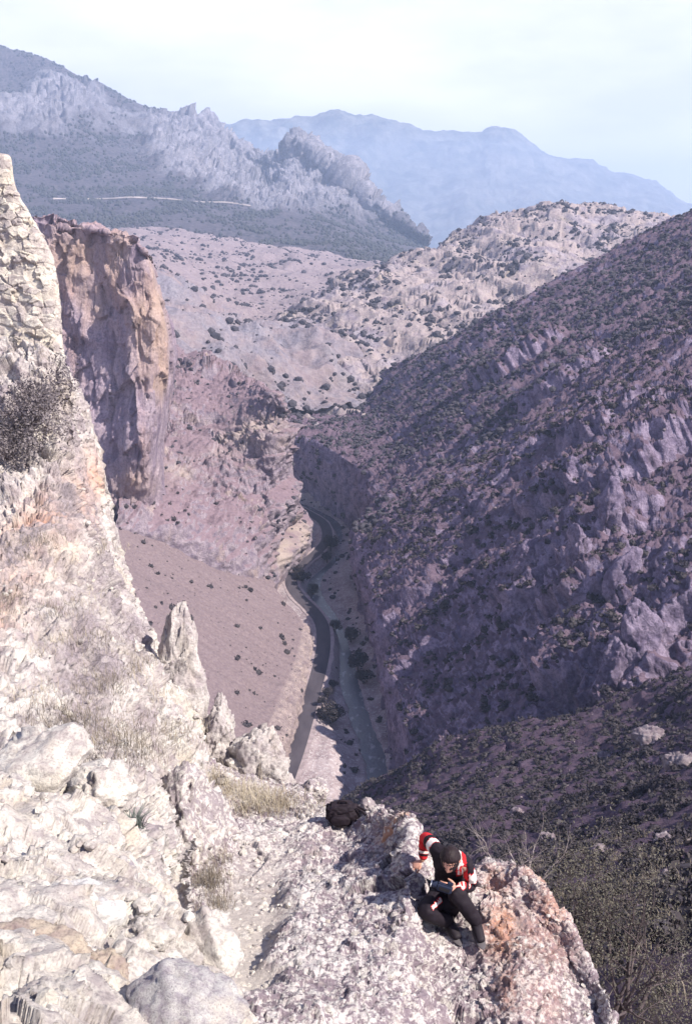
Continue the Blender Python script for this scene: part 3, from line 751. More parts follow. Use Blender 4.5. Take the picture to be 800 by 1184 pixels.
# the beaten path: a smoother, paler band left of the boulder top
path_line = np.array([P(*q)[:2] for q in [(330, 922, 10.8), (322, 945, 10.0), (308, 975, 9.0), (296, 1010, 8.2), (284, 1050, 7.2), (272, 1090, 6.5), (262, 1130, 5.8)]])
path_line = resample(path_line, 60)
def on_path(p):
    d = np.full(len(p), 9.0)
    for c in path_line:
        d = np.minimum(d, np.hypot(p[:, 0] - c[0], p[:, 1] - c[1]))
    d = d + .15 * noise(p / .35, 210)
    return sstep(.42, .16, d) * sstep(-3.2, -2.0, p[:, 2] - 166.5)
def f_ledge(p, n):
    on = on_path(p)
    a = .14 * fb(p, (1.7, 1.7, 1.7), octv=4, seed=211, ridged=True) + .10 * facet(p / np.array([.9, .7, .8]), 213, .5) * sstep(-.1, .25, fb(p, (1.6, 1.6, 1.6), octv=2, seed=214))
    f1, f2, cid = voro(p / .07 + .6 * np.stack([noise(p / .05, 215), noise(p / .05, 216), noise(p / .05, 217)], 1), 218)
    s = .05 * fb(p, (.3, .3, .3), octv=5, seed=219, ridged=True, rough=.6) + .016 * (.55 - f1) + .03 * facet(p / .2, 220, .5) + .014 * facet(p / .07, 222, .5)
    crest = np.repeat(sstep(.16, .42, np.linspace(0, 1, 560))[:, None], 760, 1) * (1 - .75 * sstep(.82, .90, np.linspace(0, 1, 760)))[None, :]
    a = a * (.12 + .88 * crest.ravel())
    return (1 - .75 * on) * a + (1 - on) * s + on * (.012 * fb(p, (.12, .12, .12), octv=4, seed=221) - .06)
g = disp(g, f_ledge, 8)
gp = g.reshape(-1, 3)
pm = on_path(gp).reshape(g.shape[:2])
oc = np.zeros(len(gp))
for (ox, oy, yy, r) in [(466, 958, 8.9, .22), (462, 975, 8.8, .2), (606, 1022, 7.6, .22), (622, 1045, 7.2, .18), (600, 1075, 7.0, .26), (606, 1110, 6.4, .28), (578, 1115, 6.4, .2), (590, 1150, 5.7, .25), (632, 1078, 6.8, .2), (575, 1080, 6.9, .16), (640, 1130, 6, .2)]:
    c = P(ox, oy, yy)
    oc = np.maximum(oc, np.exp(-(((gp - c) ** 2).sum(1)) / (1.7 * r * r)) * 1.25)
t = NT('trodden_earth_mix')
patch('rock_ledge', g, m_ledge, {'orange': np.clip(oc, 0, 1).reshape(g.shape[:2]), 'path': pm}, label='lichen spotted rock ledge the man sits on with a beaten path', cat='rock ledge')
# path colour joins the ledge material
tt = m_ledge.node_tree; bs = tt.nodes['Principled BSDF']
src = bs.inputs['Base Color'].links[0].from_socket
an = tt.nodes.new('ShaderNodeAttribute'); an.attribute_name = 'path'
ns = tt.nodes.new('ShaderNodeTexNoise'); ns.inputs['Scale'].default_value = 9; ns.inputs['Detail'].default_value = 8; ns.inputs['Roughness'].default_value = .7
tcn = tt.nodes.new('ShaderNodeTexCoord'); tt.links.new(tcn.outputs['Object'], ns.inputs['Vector'])
cm = tt.nodes.new('ShaderNodeMix'); cm.data_type = 'RGBA'; cm.inputs['A'].default_value = (.40, .355, .33, 1); cm.inputs['B'].default_value = (.56, .51, .475, 1)
tt.links.new(ns.outputs['Fac'], cm.inputs['Factor'])
fm = tt.nodes.new('ShaderNodeMix'); fm.data_type = 'RGBA'
tt.links.new(an.outputs['Fac'], fm.inputs['Factor']); tt.links.new(src, fm.inputs['A']); tt.links.new(cm.outputs['Result'], fm.inputs['B'])
tt.links.new(fm.outputs['Result'], bs.inputs['Base Color'])
bpy.data.materials.remove(t.m)

# ---- the near rubble at the photographer's feet
N = [
 [(-120, 900, 4.6), (-30, 905, 4.5), (30, 915, 4.5), (80, 925, 4.6), (125, 945, 4.8), (160, 985, 4.8), (190, 1030, 4.7)],
 [(-120, 960, 3.7), (-30, 965, 3.6), (30, 975, 3.6), (85, 985, 3.7), (135, 1005, 3.9), (180, 1040, 4.0), (215, 1075, 4.1)],
 [(-120, 1030, 3.0), (-30, 1035, 2.9), (35, 1045, 2.9), (95, 1055, 3.0), (150, 1070, 3.2), (205, 1090, 3.4), (248, 1118, 3.55)],
 [(-120, 1110, 2.4), (-30, 1115, 2.35), (40, 1120, 2.35), (105, 1125, 2.45), (165, 1135, 2.6), (225, 1150, 2.85), (278, 1165, 3.0)],
 [(-120, 1200, 1.95), (-30, 1205, 1.9), (45, 1205, 1.9), (115, 1205, 2.0), (180, 1210, 2.15), (245, 1215, 2.35), (312, 1220, 2.5)],
 [(-120, 1330, 1.45), (-30, 1335, 1.4), (45, 1335, 1.4), (120, 1335, 1.45), (190, 1335, 1.55), (265, 1340, 1.75), (345, 1340, 1.9)],
]
rows = edge_fold([[P(*q) for q in r] for r in N], (.06, .25, -.9), (.3, .9, -5))
rows = [[p + np.array([0, 1.2, -3.5]) for p in rows[0]], [p + np.array([0, .25, -.5]) for p in rows[0]]] + rows
g = loft(rows, 380, 430)
def f_near(p, n):
    return .05 * facet(p / np.array([.7, .5, .6]), 237, .4) + .09 * fb(p, (.7, .7, .7), octv=5, seed=231, ridged=True) + .075 * facet(p / .42, 233) + .03 * facet(p / .15, 235) + .012 * fb(p, (.05, .05, .05), octv=4, seed=236, rough=.6)
g = disp(g, f_near, 8, (.55, .72, .5))
patch('rubble_slope', g, m_near, label='pale broken rock at the very bottom of the view', cat='rock')

# ---- ruined castle wall (rubble masonry, one thing)
W = [
 [(-90, 120, 19.2), (-40, 150, 19.1), (-10, 174, 19.0), (8, 179, 19.0), (13, 182, 19.1)],
 [(-90, 190, 19.0), (-40, 200, 18.9), (-10, 212, 18.8), (10, 216, 18.8), (19, 217, 18.9)],
 [(-90, 240, 18.9), (-40, 244, 18.8), (0, 248, 18.7), (25, 250, 18.7), (37, 251, 18.8)],
 [(-90, 290, 18.8), (-40, 290, 18.6), (5, 291, 18.5), (42, 292, 18.5), (59, 292, 18.7)],
 [(-90, 340, 18.6), (-40, 340, 18.4), (5, 340, 18.3), (48, 340, 18.3), (68, 340, 18.5)],
 [(-90, 390, 18.4), (-40, 390, 18.2), (5, 390, 18.1), (50, 392, 18.1), (73, 394, 18.3)],
 [(-90, 445, 18.2), (-40, 445, 18.0), (5, 445, 17.9), (55, 448, 17.9), (78, 450, 18.1)],
]
rows = [[P(*q) for q in r] for r in W]
rows = [r + [r[-1] + np.array([-.30, .5, 0]), r[-1] + np.array([-1.1, 1.5, 0])] for r in rows]
top = rows[0]
rows = [[p + np.array([-.8, 1.5, -.4]) for p in top], [p + np.array([-.27, .5, -.03]) for p in top]] + rows
g = loft(rows, 330, 520, True, True)
def f_wall(p, n):
    q = p / np.array([.25, .25, .125]) + .38 * np.stack([noise(p / .5, 241), noise(p / .5, 242), noise(p / .8, 246)], 1)
    f1, f2, cid = voro(q, 243)
    g1, g2, did = voro(p / np.array([.12, .12, .08]), 249)
    joint = sstep(.0, .09, f2 - f1)
    return .045 * joint * (.1 + 1.3 * cid) + .055 * facet(p / .27, 247, .5) + .025 * did * sstep(0, .1, g2 - g1) * (1 - joint) + .02 * fb(p, (.2, .2, .2), octv=4, seed=244) + .15 * fb(p, (1.3, 1.3, 1.3), octv=5, seed=245, rough=.6)
def wall_tone(p):
    q = p / np.array([.25, .25, .125]) + .38 * np.stack([noise(p / .5, 241), noise(p / .5, 242), noise(p / .8, 246)], 1)
    f1, f2, cid = voro(q, 243); return (cid * 7.3) % 1
wtone = wall_tone(g.reshape(-1, 3))
_fw = f_wall
def f_wall(p, n):
    return _fw(p, n) * np.repeat((.25 + .75 * sstep(.24, .52, np.linspace(0, 1, 520)))[:, None], 330, 1).ravel()
g = disp(g, f_wall, 8, (.48, .68, .35))
patch('ruined_wall', g, m_wall, {'grey': sstep(.55, .9, wtone) * .9, 'orange': sstep(.3, .0, wtone) * .5}, 'ruined pale rubble stone castle wall with a stepped broken edge', 'ruined wall', 'thing')

# ------------------------------------------------------------------ air
hz = bmesh.new(); bmesh.ops.create_cube(hz, size=1)
bmesh.ops.transform(hz, matrix=Matrix.Translation((0, 5500, 390)) @ Matrix.Diagonal((16000, 18000, 1100, 1)), verts=hz.verts)
me = bpy.data.meshes.new('haze'); hz.to_mesh(me); hz.free()
hm = bpy.data.materials.new('pale_air'); hm.use_nodes = True
hn = hm.node_tree.nodes; hn.clear()
ho = hn.new('ShaderNodeOutputMaterial'); hv = hn.new('ShaderNodeVolumePrincipled')
hv.inputs['Color'].default_value = (.53, .69, 1.0, 1); hv.inputs['Density'].default_value = 1.3e-4; hv.inputs['Anisotropy'].default_value = .1
hm.node_tree.links.new(hv.outputs[0], ho.inputs['Volume'])
me.materials.append(hm)
tag(link('haze', me), kind='stuff')

# ================================================================== what can be seen (only to choose which repeats get objects of their own)
ZB = np.full((296, 200), 1e9)
for v, f in TERRAIN:
    x, y, d = project(v)
    ok = (d > .2) & (x >= 0) & (x < 800) & (y >= 0) & (y < 1184)
    np.minimum.at(ZB, ((y[ok] / 4).astype(int), (x[ok] / 4).astype(int)), d[ok])
def seen(p, slack=1.03):
    x, y, d = project(p)
    inside = (x > 2) & (x < 798) & (y > 2) & (y < 1182) & (d > .2)
    xi, yi = np.clip((x / 4).astype(int), 0, 199), np.clip((y / 4).astype(int), 0, 295)
    return inside & (d < ZB[yi, xi] * slack + .3)
def at(key, px, py):
    """the point of a terrain sheet seen at a photograph pixel"""
    g, n = PATCH[key]
    q = g.reshape(-1, 3); x, y, d = project(q)
    dd = np.hypot(x - px, y - py); near = dd < dd.min() + 2.0
    i = np.where(near)[0][np.argmin(d[near])]
    return q[i].copy(), n.reshape(-1, 3)[i].copy()

mr = resample([at('left', x, y)[0] for x, y in [(62, 228), (90, 228), (120, 228), (150, 227), (180, 227), (205, 229), (235, 232), (262, 233), (292, 237)]], 60)
mh = 2.6 * noise(mr / 60, 77)[:, None] * np.array([0, 0, 1.0])
mrv = np.stack([mr + np.array([0, -3, -4.0]), mr + np.array([0, -8, -1.0]), mr + np.array([0, -8, 1.5]) + mh, mr + np.array([0, 2, 3.0]) + mh], 1)
patch('mountain_road', mrv, plain('pale_cut_bank', (.36, .31, .30), .9, .4, .03), label='thin pale road cut across the dark left mountain', cat='road', blocker=False)

# ------------------------------------------------------------------ leaf and shrub materials
def leaf_mat(name, a, b, scale):
    t = NT(name)
    oi = t.n.new('ShaderNodeObjectInfo')
    n = t.noise(scale, 3)
    c = t.mix(t.rng(n, .35, .65), a, b)
    c = t.mix(t.math('MULTIPLY', oi.outputs['Random'], .35), c, (.085, .075, .07))
    return t.out(c, None, .8)
m_scrub = leaf_mat('dark_evergreen_leaves', (.030, .025, .040), (.060, .053, .062), .6)
m_dist = leaf_mat('distant_evergreen_scrub', (.032, .030, .050), (.058, .054, .075), .08)
m_pine = leaf_mat('pine_crowns', (.028, .036, .042), (.05, .058, .062), .02)
m_dry = leaf_mat('dull_olive_leaves', (.070, .066, .056), (.145, .135, .105), 2.0)
m_bark = plain('grey_brown_bark', (.095, .075, .08), .9, .3, 12)
m_twig = plain('bleached_dead_wood', (.29, .25, .25), .85, .25, 20)
m_straw = leaf_mat('dry_straw_grass', (.34, .285, .215), (.50, .44, .35), 3.0)
m_olivegrass = leaf_mat('olive_grass', (.16, .135, .115), (.33, .285, .225), 3.0)

def ico(sub):
    b = bmesh.new(); bmesh.ops.create_icosphere(b, subdivisions=sub, radius=1)
    v = np.array([x.co[:] for x in b.verts]); f = np.array([[q.index for q in p.verts] for p in b.faces]); b.free()
    return v, f
I1, I2, I3 = ico(1), ico(2), ico(3)

def blob(base, seed, rough=.35):
    v, f = base
    r = 1 + rough * noise(v * 1.6 + seed * 5.1, seed) + rough * .8 * noise(v * 4.1 + seed, seed + 1)
    w = v * r[:, None]; w[:, 2] = w[:, 2] * .8 + .35
    return w, f

def leafy(seed, n=170, size=.2, core=.62, flat=.85):
    """unit shrub: loose leaf faces through a lumpy dome round a darker heart of twigs"""
    r = np.random.default_rng(seed)
    lob = r.normal(size=(6, 3)); lob /= np.linalg.norm(lob, axis=1)[:, None]; lob *= .5; lob[:, 2] = np.abs(lob[:, 2]) * .7 + .3
    c = lob[r.integers(0, 6, n)]
    d = r.normal(size=(n, 3)); d /= np.linalg.norm(d, axis=1)[:, None]
    p = c + d * (r.uniform(.35, 1, n) ** .5 * .5)[:, None]; p[:, 2] = np.maximum(p[:, 2] * flat, .02)
    a = r.normal(size=(n, 3)); a /= np.linalg.norm(a, axis=1)[:, None]
    b = np.cross(a, r.normal(size=(n, 3))); b /= np.linalg.norm(b, axis=1)[:, None]
    s = size * r.uniform(.5, 1.2, n)[:, None]
    v = np.stack([p - a * s, p + b * s * .55, p + a * s, p - b * s * .55], 1).reshape(-1, 3)
    f = np.arange(4 * n).reshape(-1, 4)
    cv, cf = blob(I1, seed, .4)
    cv = cv * core; cv[:, 2] = np.maximum(cv[:, 2] * flat, 0)
    f4 = np.concatenate([f, np.concatenate([cf, cf[:, 2:3]], 1) + len(v)])
    return np.concatenate([v, cv]), f4

def mesh_mixed(name, v, f4, mat, smooth=False):
    """quads where the last index repeats are triangles"""
    me = bpy.data.meshes.new(name)
    tri = f4[:, 2] == f4[:, 3]
    q, t = f4[~tri], f4[tri][:, :3]
    loops = np.concatenate([q.ravel(), t.ravel()]).astype(np.int32)
    st = np.concatenate([np.arange(len(q)) * 4, len(q) * 4 + np.arange(len(t)) * 3]).astype(np.int32)
    me.vertices.add(len(v)); me.vertices.foreach_set('co', np.asarray(v, np.float32).ravel())
    me.loops.add(len(loops)); me.loops.foreach_set('vertex_index', loops)
    me.polygons.add(len(st)); me.polygons.foreach_set('loop_start', st)
    me.polygons.foreach_set('use_smooth', np.full(len(st), smooth, bool))
    me.update(calc_edges=True); me.materials.append(mat)
    return me

def merged(name, variants, pos, rad, mat, hscale=None):
    """many small shrubs as one mass"""
    vs, fs, off = [], [], 0
    pick = rng.integers(0, len(variants), len(pos)); ang = rng.uniform(0, 6.28, len(pos))
    for k, (v, f) in enumerate(variants):
        m = np.where(pick == k)[0]
        if not len(m): continue
        ca, sa = np.cos(ang[m]), np.sin(ang[m])
        x = v[None, :, 0] * ca[:, None] - v[None, :, 1] * sa[:, None]; y = v[None, :, 0] * sa[:, None] + v[None, :, 1] * ca[:, None]
        w = np.stack([x, y, np.repeat(v[None, :, 2], len(m), 0) * (1 if hscale is None else hscale)], -1) * rad[m][:, None, None] + pos[m][:, None, :]
        vs.append(w.reshape(-1, 3)); fs.append((f[None] + (np.arange(len(m)) * len(v))[:, None, None]).reshape(-1, f.shape[1]) + off); off += len(m) * len(v)
    return link(name, mesh_np(name, np.concatenate(vs), np.concatenate(fs), mat, False))

def plant(key, n, rmin, rmax, dens=None, minz=.55, sink=.15, power=2.0):
    """scatter n shrubs over a terrain sheet by ground area; returns positions and radii"""
    g, nn = PATCH[key]
    q, m = g[:-1, :-1].reshape(-1, 3), nn[:-1, :-1].reshape(-1, 3)
    a = np.linalg.norm(np.cross((g[1:, :-1] - g[:-1, :-1]).reshape(-1, 3), (g[:-1, 1:] - g[:-1, :-1]).reshape(-1, 3)), axis=1)
    w = a * (np.abs(m[:, 2]) > minz) * (dens(q) if dens is not None else 1)
    x, y, d = project(q)
    w = w * ((x > -120) & (x < 920) & (y < 1300) & (d > 0))
    i = rng.choice(len(q), n, p=w / w.sum())
    du = (g[:-1, 1:] - g[:-1, :-1]).reshape(-1, 3)[i]; dv = (g[1:, :-1] - g[:-1, :-1]).reshape(-1, 3)[i]
    p = q[i] + du * rng.random(n)[:, None] + dv * rng.random(n)[:, None]
    r = rmin + (rmax - rmin) * rng.random(n) ** power
    p[:, 2] -= r * sink
    return p, r

def clump(scale, lo, hi, seed):
    return lambda q: sstep(lo, hi, fbm(q / scale, 4, seed)) + .04

# ------------------------------------------------------------------ shrubs on the hillsides
plants = []      # (positions, radii, label, group)
def add(pr, label, group):
    plants.append((pr[0], pr[1], label, group))
add(plant('mountain_slope', 16000, .55, 2.1, clump(np.array([60, 17, 60]), -.22, .25, 301), .45), 'round dark shrub on the long mauve rocky slope across the river', 'shrubs on the long slope across the river')
add(plant('hillside', 8000, .8, 4.4, clump(np.array([45, 80, 45]), -.12, .3, 302), .4, .15, 3.0), 'dark shrub on the pale rounded hill behind the gorge', 'shrubs on the pale rounded hill')
vs_far = lambda q: clump(60, -.1, .3, 303)(q) * sstep(650, 750, q[:, 1])
add(plant('valley_side', 5200, 1.0, 4.6, vs_far, .3, .15, 3.0), 'dark shrub on the pink valley side behind the cliff', 'shrubs on the pink valley side')
add(plant('rocky_spur', 480, .5, 1.8, clump(22, -.2, .2, 304), .5), 'dark shrub on the layered rocky spur', 'shrubs on the rocky spur')
add(plant('scree_slope', 1500, .10, .40, clump(10, -.2, .3, 309), .3), 'tiny dark tuft on the pink scree fan', 'tufts on the scree fan')
sp = plant('scree_slope', 230, .45, 2.0, lambda q: clump(18, -.02, .25, 305)(q) * (q[:, 2] > 7), .3)
add(sp, 'small dark shrub on the smooth pink scree fan', 'shrubs on the scree fan')
add(plant('cliff', 70, .8, 2.6, lambda q: (q[:, 2] > 158) * 1.0, .5), 'dark bush on the flat top of the tall cliff', 'bushes on top of the tall cliff')
ish = lambda q: clump(14, -.45, .1, 306)(q) * sstep(10, 40, q[:, 1])
add(plant('shaded_slope', 7500, .35, 1.25, ish, .3), 'low dark scrub bush on the shaded slope below the ledge', 'scrub on the shaded slope below the ledge')
floor_d = lambda q: sstep(3.2, 5.0, dist_to(q[:, :2], riv_c)) * sstep(15, 8, dist_to(q[:, :2], riv_c)) * sstep(4.8, 6.0, dist_to(q[:, :2], road_c))
add(plant('gorge_floor', 130, .5, 1.9, floor_d, .3), 'dark bush on the gravel bank between road and river', 'bushes along the river')

P_all = np.concatenate([p[0] for p in plants]); R_all = np.concatenate([p[1] for p in plants])
which = np.concatenate([np.full(len(p[0]), k) for k, p in enumerate(plants)])
_, _, dep = project(P_all)
size_px = R_all / dep * FPX
vis = seen(P_all + np.array([0, 0, 1.0]) * R_all[:, None] * .8)
order = np.argsort(-np.where(vis, size_px, 0))
single = np.zeros(len(P_all), bool); single[order[:285]] = True
shrub_me = [mesh_mixed('shrub', *leafy(400 + k), m_scrub) for k in range(7)]
for i in np.where(single)[0]:
    o = link('shrub', shrub_me[i % 7], None, P_all[i])
    o.scale = (R_all[i] * rng.uniform(.9, 1.2), R_all[i] * rng.uniform(.9, 1.2), R_all[i] * rng.uniform(.8, 1.15))
    o.rotation_euler = (0, 0, rng.uniform(0, 6.28))
    tag(o, plants[which[i]][2], 'shrub', plants[which[i]][3])
rest = ~single
nearw = (dep < 450) & rest
var_near = [leafy(430 + k, 26, .36, .74) for k in range(5)]
var_far = [blob(I1, 450 + k) for k in range(6)]
tag(merged('shrubbery', var_near, P_all[nearw], R_all[nearw], m_scrub), 'mass of small dark shrubs scattered over the nearer gorge slopes', 'shrubbery', None, 'stuff')
farw = rest & ~nearw
tag(merged('shrubbery', var_far, P_all[farw], R_all[farw], m_dist), 'mass of tiny dark shrubs dotting the distant hills', 'shrubbery', None, 'stuff')

# pines on the far left mountain: one forest
fp = plant('left', 15000, 3.0, 6.0, lambda q: clump(np.array([110, 110, 60]), -.12, .3, 308)(q) * FOREST_W, .2)
tag(merged('forest', [blob(I1, 470 + k, .25) for k in range(4)], fp[0], fp[1], m_pine, 1.5), 'dark pine forest covering the left mountain', 'forest', None, 'stuff')

# ================================================================== boulders and crags of the castle rock
m_lich = fg_rock('lichened_boulder', (.50, .46, .44), (.25, .205, .235), (.46, .40, .34), .7, (.05, (.56, .525, .50), (.27, .23, .25)), .02)
m_grey = fg_rock('smooth_grey_boulder', (.52, .51, .505), (.37, .345, .36), (.50, .45, .39), .5, None, .010, None, .6)
m_blue = fg_rock('blue_grey_boulder', (.50, .485, .48), (.27, .24, .275), (.52, .47, .41), .16, None, .012)
m_brown = fg_rock('brown_stained_boulder', (.46, .39, .32), (.28, .22, .21), (.42, .31, .20), .35, None, .016)
m_orange = fg_rock('orange_lichened_boulder', (.52, .38, .29), (.32, .24, .23), (.56, .32, .20), .35, (.05, (.58, .52, .47), (.40, .22, .15)), .02)
m_pale = fg_rock('chalky_pale_boulder', (.60, .57, .53), (.33, .29, .29), (.53, .48, .40), .5, None, .02)
m_darkrock = fg_rock('weathered_grey_rock', (.27, .23, .245), (.12, .09, .115), (.22, .17, .16), 5.0, None, .06)

def boulder(name, c, rad, mat, label, cat='boulder', seed=0, rot=(0, 0, 0), sub=5, blocky=.16, rough=.16, taper=0.0, group=None, strata=0.0):
    v, f = ico(sub)
    rad = np.array(rad, float)
    r = np.random.default_rng(seed + 1000)
    pn = r.normal(size=(15, 3)); pn /= np.linalg.norm(pn, axis=1)[:, None]
    pd = r.uniform(.62, .95, 15)
    dots = v @ pn.T
    rr = np.where(dots > .15, pd / np.maximum(dots, .15), 9).min(1)
    p = v * np.minimum(rr, 1.05)[:, None]          # a ball cut by random planes: an angular stone
    q = p * rad * 1.12; s = rad.mean()
    d = rough * fbm(q / (1.1 * s) + seed * 3.7, 6, seed, .6, True) * .6 + blocky * facet(q / (.75 * s) + seed * 2.3, seed + 1, .4) + blocky * .5 * facet(q / (.25 * s) + seed, seed + 2, .4)
    if strata:
        d = d + strata * (np.abs(((q[:, 0] * 1.6 + q[:, 2] * .5) / (.3 * s) + noise(q / s, seed)) % 1 - .5) - .25)
    q = q + v * (d * s)[:, None]
    if taper:
        t = 1 - taper * np.clip((q[:, 2] / rad[2] + 1) / 2, 0, 1.2); q[:, 0] *= t; q[:, 1] *= t
    m = Matrix.Rotation(rot[2], 3, 'Z') @ Matrix.Rotation(rot[1], 3, 'Y') @ Matrix.Rotation(rot[0], 3, 'X')
    q = q @ np.array(m).T
    o = link(name, mesh_np(name, q, f, mat, True, {'orange': np.zeros(len(q)), 'grey': np.full(len(q), .35)}), None, c)
    return tag(o, label, cat, group)

boulder('rock_pinnacle', P(203, 812, 13.3), (.50, .45, 1.20), m_face, 'tall narrow rock pinnacle standing at the edge of the bright face', 'rock', 11, (R(-6), R(4), 0), 6, .20, .28, .55)
boulder('rock_crag', P(252, 858, 12.5), (.30, .34, .62), m_face, 'jagged pale crag just right of the narrow pinnacle', 'rock', 12, (0, R(8), R(20)), 6, .22, .28, .4)
boulder('rock_crag', P(297, 888, 12.3), (.48, .40, .52), m_face, 'broad pale crag with grass at its foot above the path', 'rock', 13, (0, R(26), R(-10)), 6, .20, .26, .25)
boulder('rock_slab', P(214, 962, 9.0), (.40, .62, .52), m_lich, 'long ribbed slab of rock standing beside the beaten path', 'rock', 14, (R(12), R(-8), R(8)), 6, .20, .20, .15, None, .05)
boulder('boulder', P(366, 912, 10.9), (.15, .15, .13), m_lich, 'rounded lichened boulder at the far end of the path next to the bag', seed=15)
boulder('boulder', P(465, 966, 8.75), (.155, .17, .22), m_orange, 'orange stained boulder at the ledge edge left of the man', seed=16, blocky=.1)
boulder('boulder', P(425, 936, 9.7), (.085, .09, .11), m_lich, 'small upright stone beside the black bag', seed=17)
boulder('boulder', P(84, 1060, 3.10), (.165, .15, .12), m_grey, 'smooth pale grey boulder with a rounded top in the near rubble', seed=18, blocky=.05, rough=.06, rot=(0, R(10), R(15)))
boulder('boulder', P(40, 1105, 2.62), (.17, .12, .075), m_brown, 'flat brown stained slab below the smooth grey boulder', seed=19, blocky=.10, rough=.12)
boulder('boulder', P(205, 1172, 2.36), (.175, .13, .105), m_blue, 'big blue grey boulder at the bottom edge of the photo', seed=20, blocky=.10, rough=.10, rot=(0, R(6), R(-12)))
boulder('boulder', P(238, 1100, 3.25), (.11, .16, .14), m_pale, 'tan pale block beside the lichened ledge at the bottom', seed=21, blocky=.14, rot=(R(20), R(14), R(10)))
boulder('boulder', P(140, 1022, 3.75), (.10, .09, .115), m_blue, 'mauve grey pointed stone between the smooth grey boulder and the ribbed slab', seed=22, blocky=.16, taper=.5)
boulder('boulder', P(45, 880, 5.7), (.34, .28, .20), m_pale, 'large chalky white boulder below the olive grass', seed=23, blocky=.10, rough=.12)
boulder('boulder', P(30, 978, 3.9), (.24, .20, .13), m_pale, 'broad chalky white boulder above the smooth grey one', seed=24, blocky=.12, rough=.12)
boulder('boulder', P(118, 1130, 2.6), (.07, .06, .06), m_brown, 'small brown angular stone left of the big blue grey boulder', seed=25, blocky=.2)
boulder('boulder', P(168, 1080, 3.05), (.085, .07, .06), m_pale, 'small tan stone above the big blue grey boulder', seed=26, blocky=.2)
boulder('boulder', P(60, 1165, 2.2), (.10, .08, .06), m_pale, 'crumbly white stone in the bottom left corner', seed=27, blocky=.2, rough=.2)
boulder('boulder', P(120, 915, 6.2), (.26, .22, .15), m_pale, 'tilted chalky block right of the large white boulder', seed=28, blocky=.18, rot=(0, R(14), R(30)))
boulder('boulder', P(262, 900, 10.9), (.10, .08, .06), m_pale, 'small white stone lying in the straw grass above the ribbed slab', seed=29, blocky=.1)
for k, (px, py, r, lab) in enumerate([(695, 874, 1.5, 'small bright rock in the dark scrub at the upper edge of the shaded slope'), (752, 852, 3.2, 'big pale rock half sunk in scrub below the lit buttress'),
        (790, 885, 2.8, 'pale rock at the right edge of the shaded slope'), (632, 972, 1.3, 'low grey rock behind the bare bush'), (742, 1052, .45, 'small white stone on the shaded slope right of the olive bush'),
        (598, 938, 1.2, 'pale flat rock in the scrub above the man'), (690, 985, 1.0, 'grey rock in the scrub right of the bare bush'), (770, 975, 1.1, 'pale weathered rock on the terraced part of the shaded slope')]):
    c, _ = at('shaded_slope', px, py)
    boulder('rock', c, (r, r * .8, r * .55), m_darkrock, lab, 'rock', 40 + k, (0, 0, k * 1.1), 5, .18, .2)
for k, (px, py, w, h, lab) in enumerate([(738, 742, 9, 13, 'sunlit square rock buttress low on the slope across the river'), (712, 772, 7, 9, 'smaller rock step left below the sunlit square buttress'),
        (668, 640, 7, 15, 'slim rock rib in the middle of the slope across the river'), (700, 590, 8, 11, 'rounded rock knob above the slim rib'), (612, 640, 6, 8, 'low rock outcrop left of the slim rib'),
        (722, 665, 8, 10, 'leaning rock outcrop above the sunlit square buttress')]):
    c, _ = at('mountain_slope', px, py)
    boulder('rock_outcrop', c - np.array([0, 0, h * .35]), (w * .75, w * .7, h), m_slope, lab, 'rock outcrop', 60 + k, (0, R(-8), k * .7), 5, .16, .24, .35)

# ================================================================== grass
def tuft_blades(c, n, h, spread, lean=.5, w=.006):
    r = rng
    base = c + np.stack([r.normal(0, spread, n), r.normal(0, spread, n), r.uniform(-.05, .0, n)], 1)
    a = r.uniform(0, 6.28, n); hh = h * r.uniform(.45, 1.1, n); ln = lean * hh * r.uniform(.2, 1.2, n)
    d = np.stack([np.cos(a), np.sin(a), np.zeros(n)], 1); s = np.stack([-np.sin(a), np.cos(a), np.zeros(n)], 1) * w
    mid = base + d * (ln * .3)[:, None] + np.array([0, 0, 1]) * (hh * .6)[:, None]; tip = base + d * ln[:, None] + np.array([0, 0, 1]) * (hh * .95)[:, None]
    v = np.stack([base - s, base + s, mid + s * .8, mid - s * .8, tip], 1).reshape(-1, 3)
    i = np.arange(n)[:, None] * 5
    f = np.concatenate([i + np.array([[0, 1, 2, 3]]), i + np.array([[3, 2, 4, 4]])])
    return v, f
def grass(name, spots, mat, label):
    vs, fs, off = [], [], 0
    for key, px, py, n, h, sp_, w in spots:
        c, _ = at(key, px, py)
        v, f = tuft_blades(c, n, h, sp_, 1.0, w)
        vs.append(v); fs.append(f + off); off += len(v)
    tag(link(name, mesh_mixed(name, np.concatenate(vs), np.concatenate(fs), mat)), label, 'grass', None, 'stuff')
F, K_ = 'face', 'rock_ledge'
og_ = [(F, 95, 785), (105, 790), (40, 828), (60, 832), (78, 835), (98, 842), (118, 846), (140, 852), (120, 862), (150, 868), (172, 872), (90, 868), (20, 690), (52, 618), (30, 640), (160, 760), (160, 830), (60, 700), (118, 740), (196, 846)]
sp_olive = []
for q in og_:
    px, py = q[-2:]
    for _ in range(3):
        sp_olive.append((F, px + rng.normal(0, 9), py + rng.normal(0, 5), 90, rng.uniform(.06, .15), .17, .0022))
for px, py in [(238, 1030), (246, 1008), (232, 1052), (252, 990), (250, 1040), (240, 1068)]:
    for _ in range(2):
        sp_olive.append((K_, px + rng.normal(0, 4), py + rng.normal(0, 5), 120, rng.uniform(.08, .17), .08, .0022))
grass('olive_grass', sp_olive, m_olivegrass, 'olive and brown grass growing in the cracks of the pale rock')
sp_straw = []
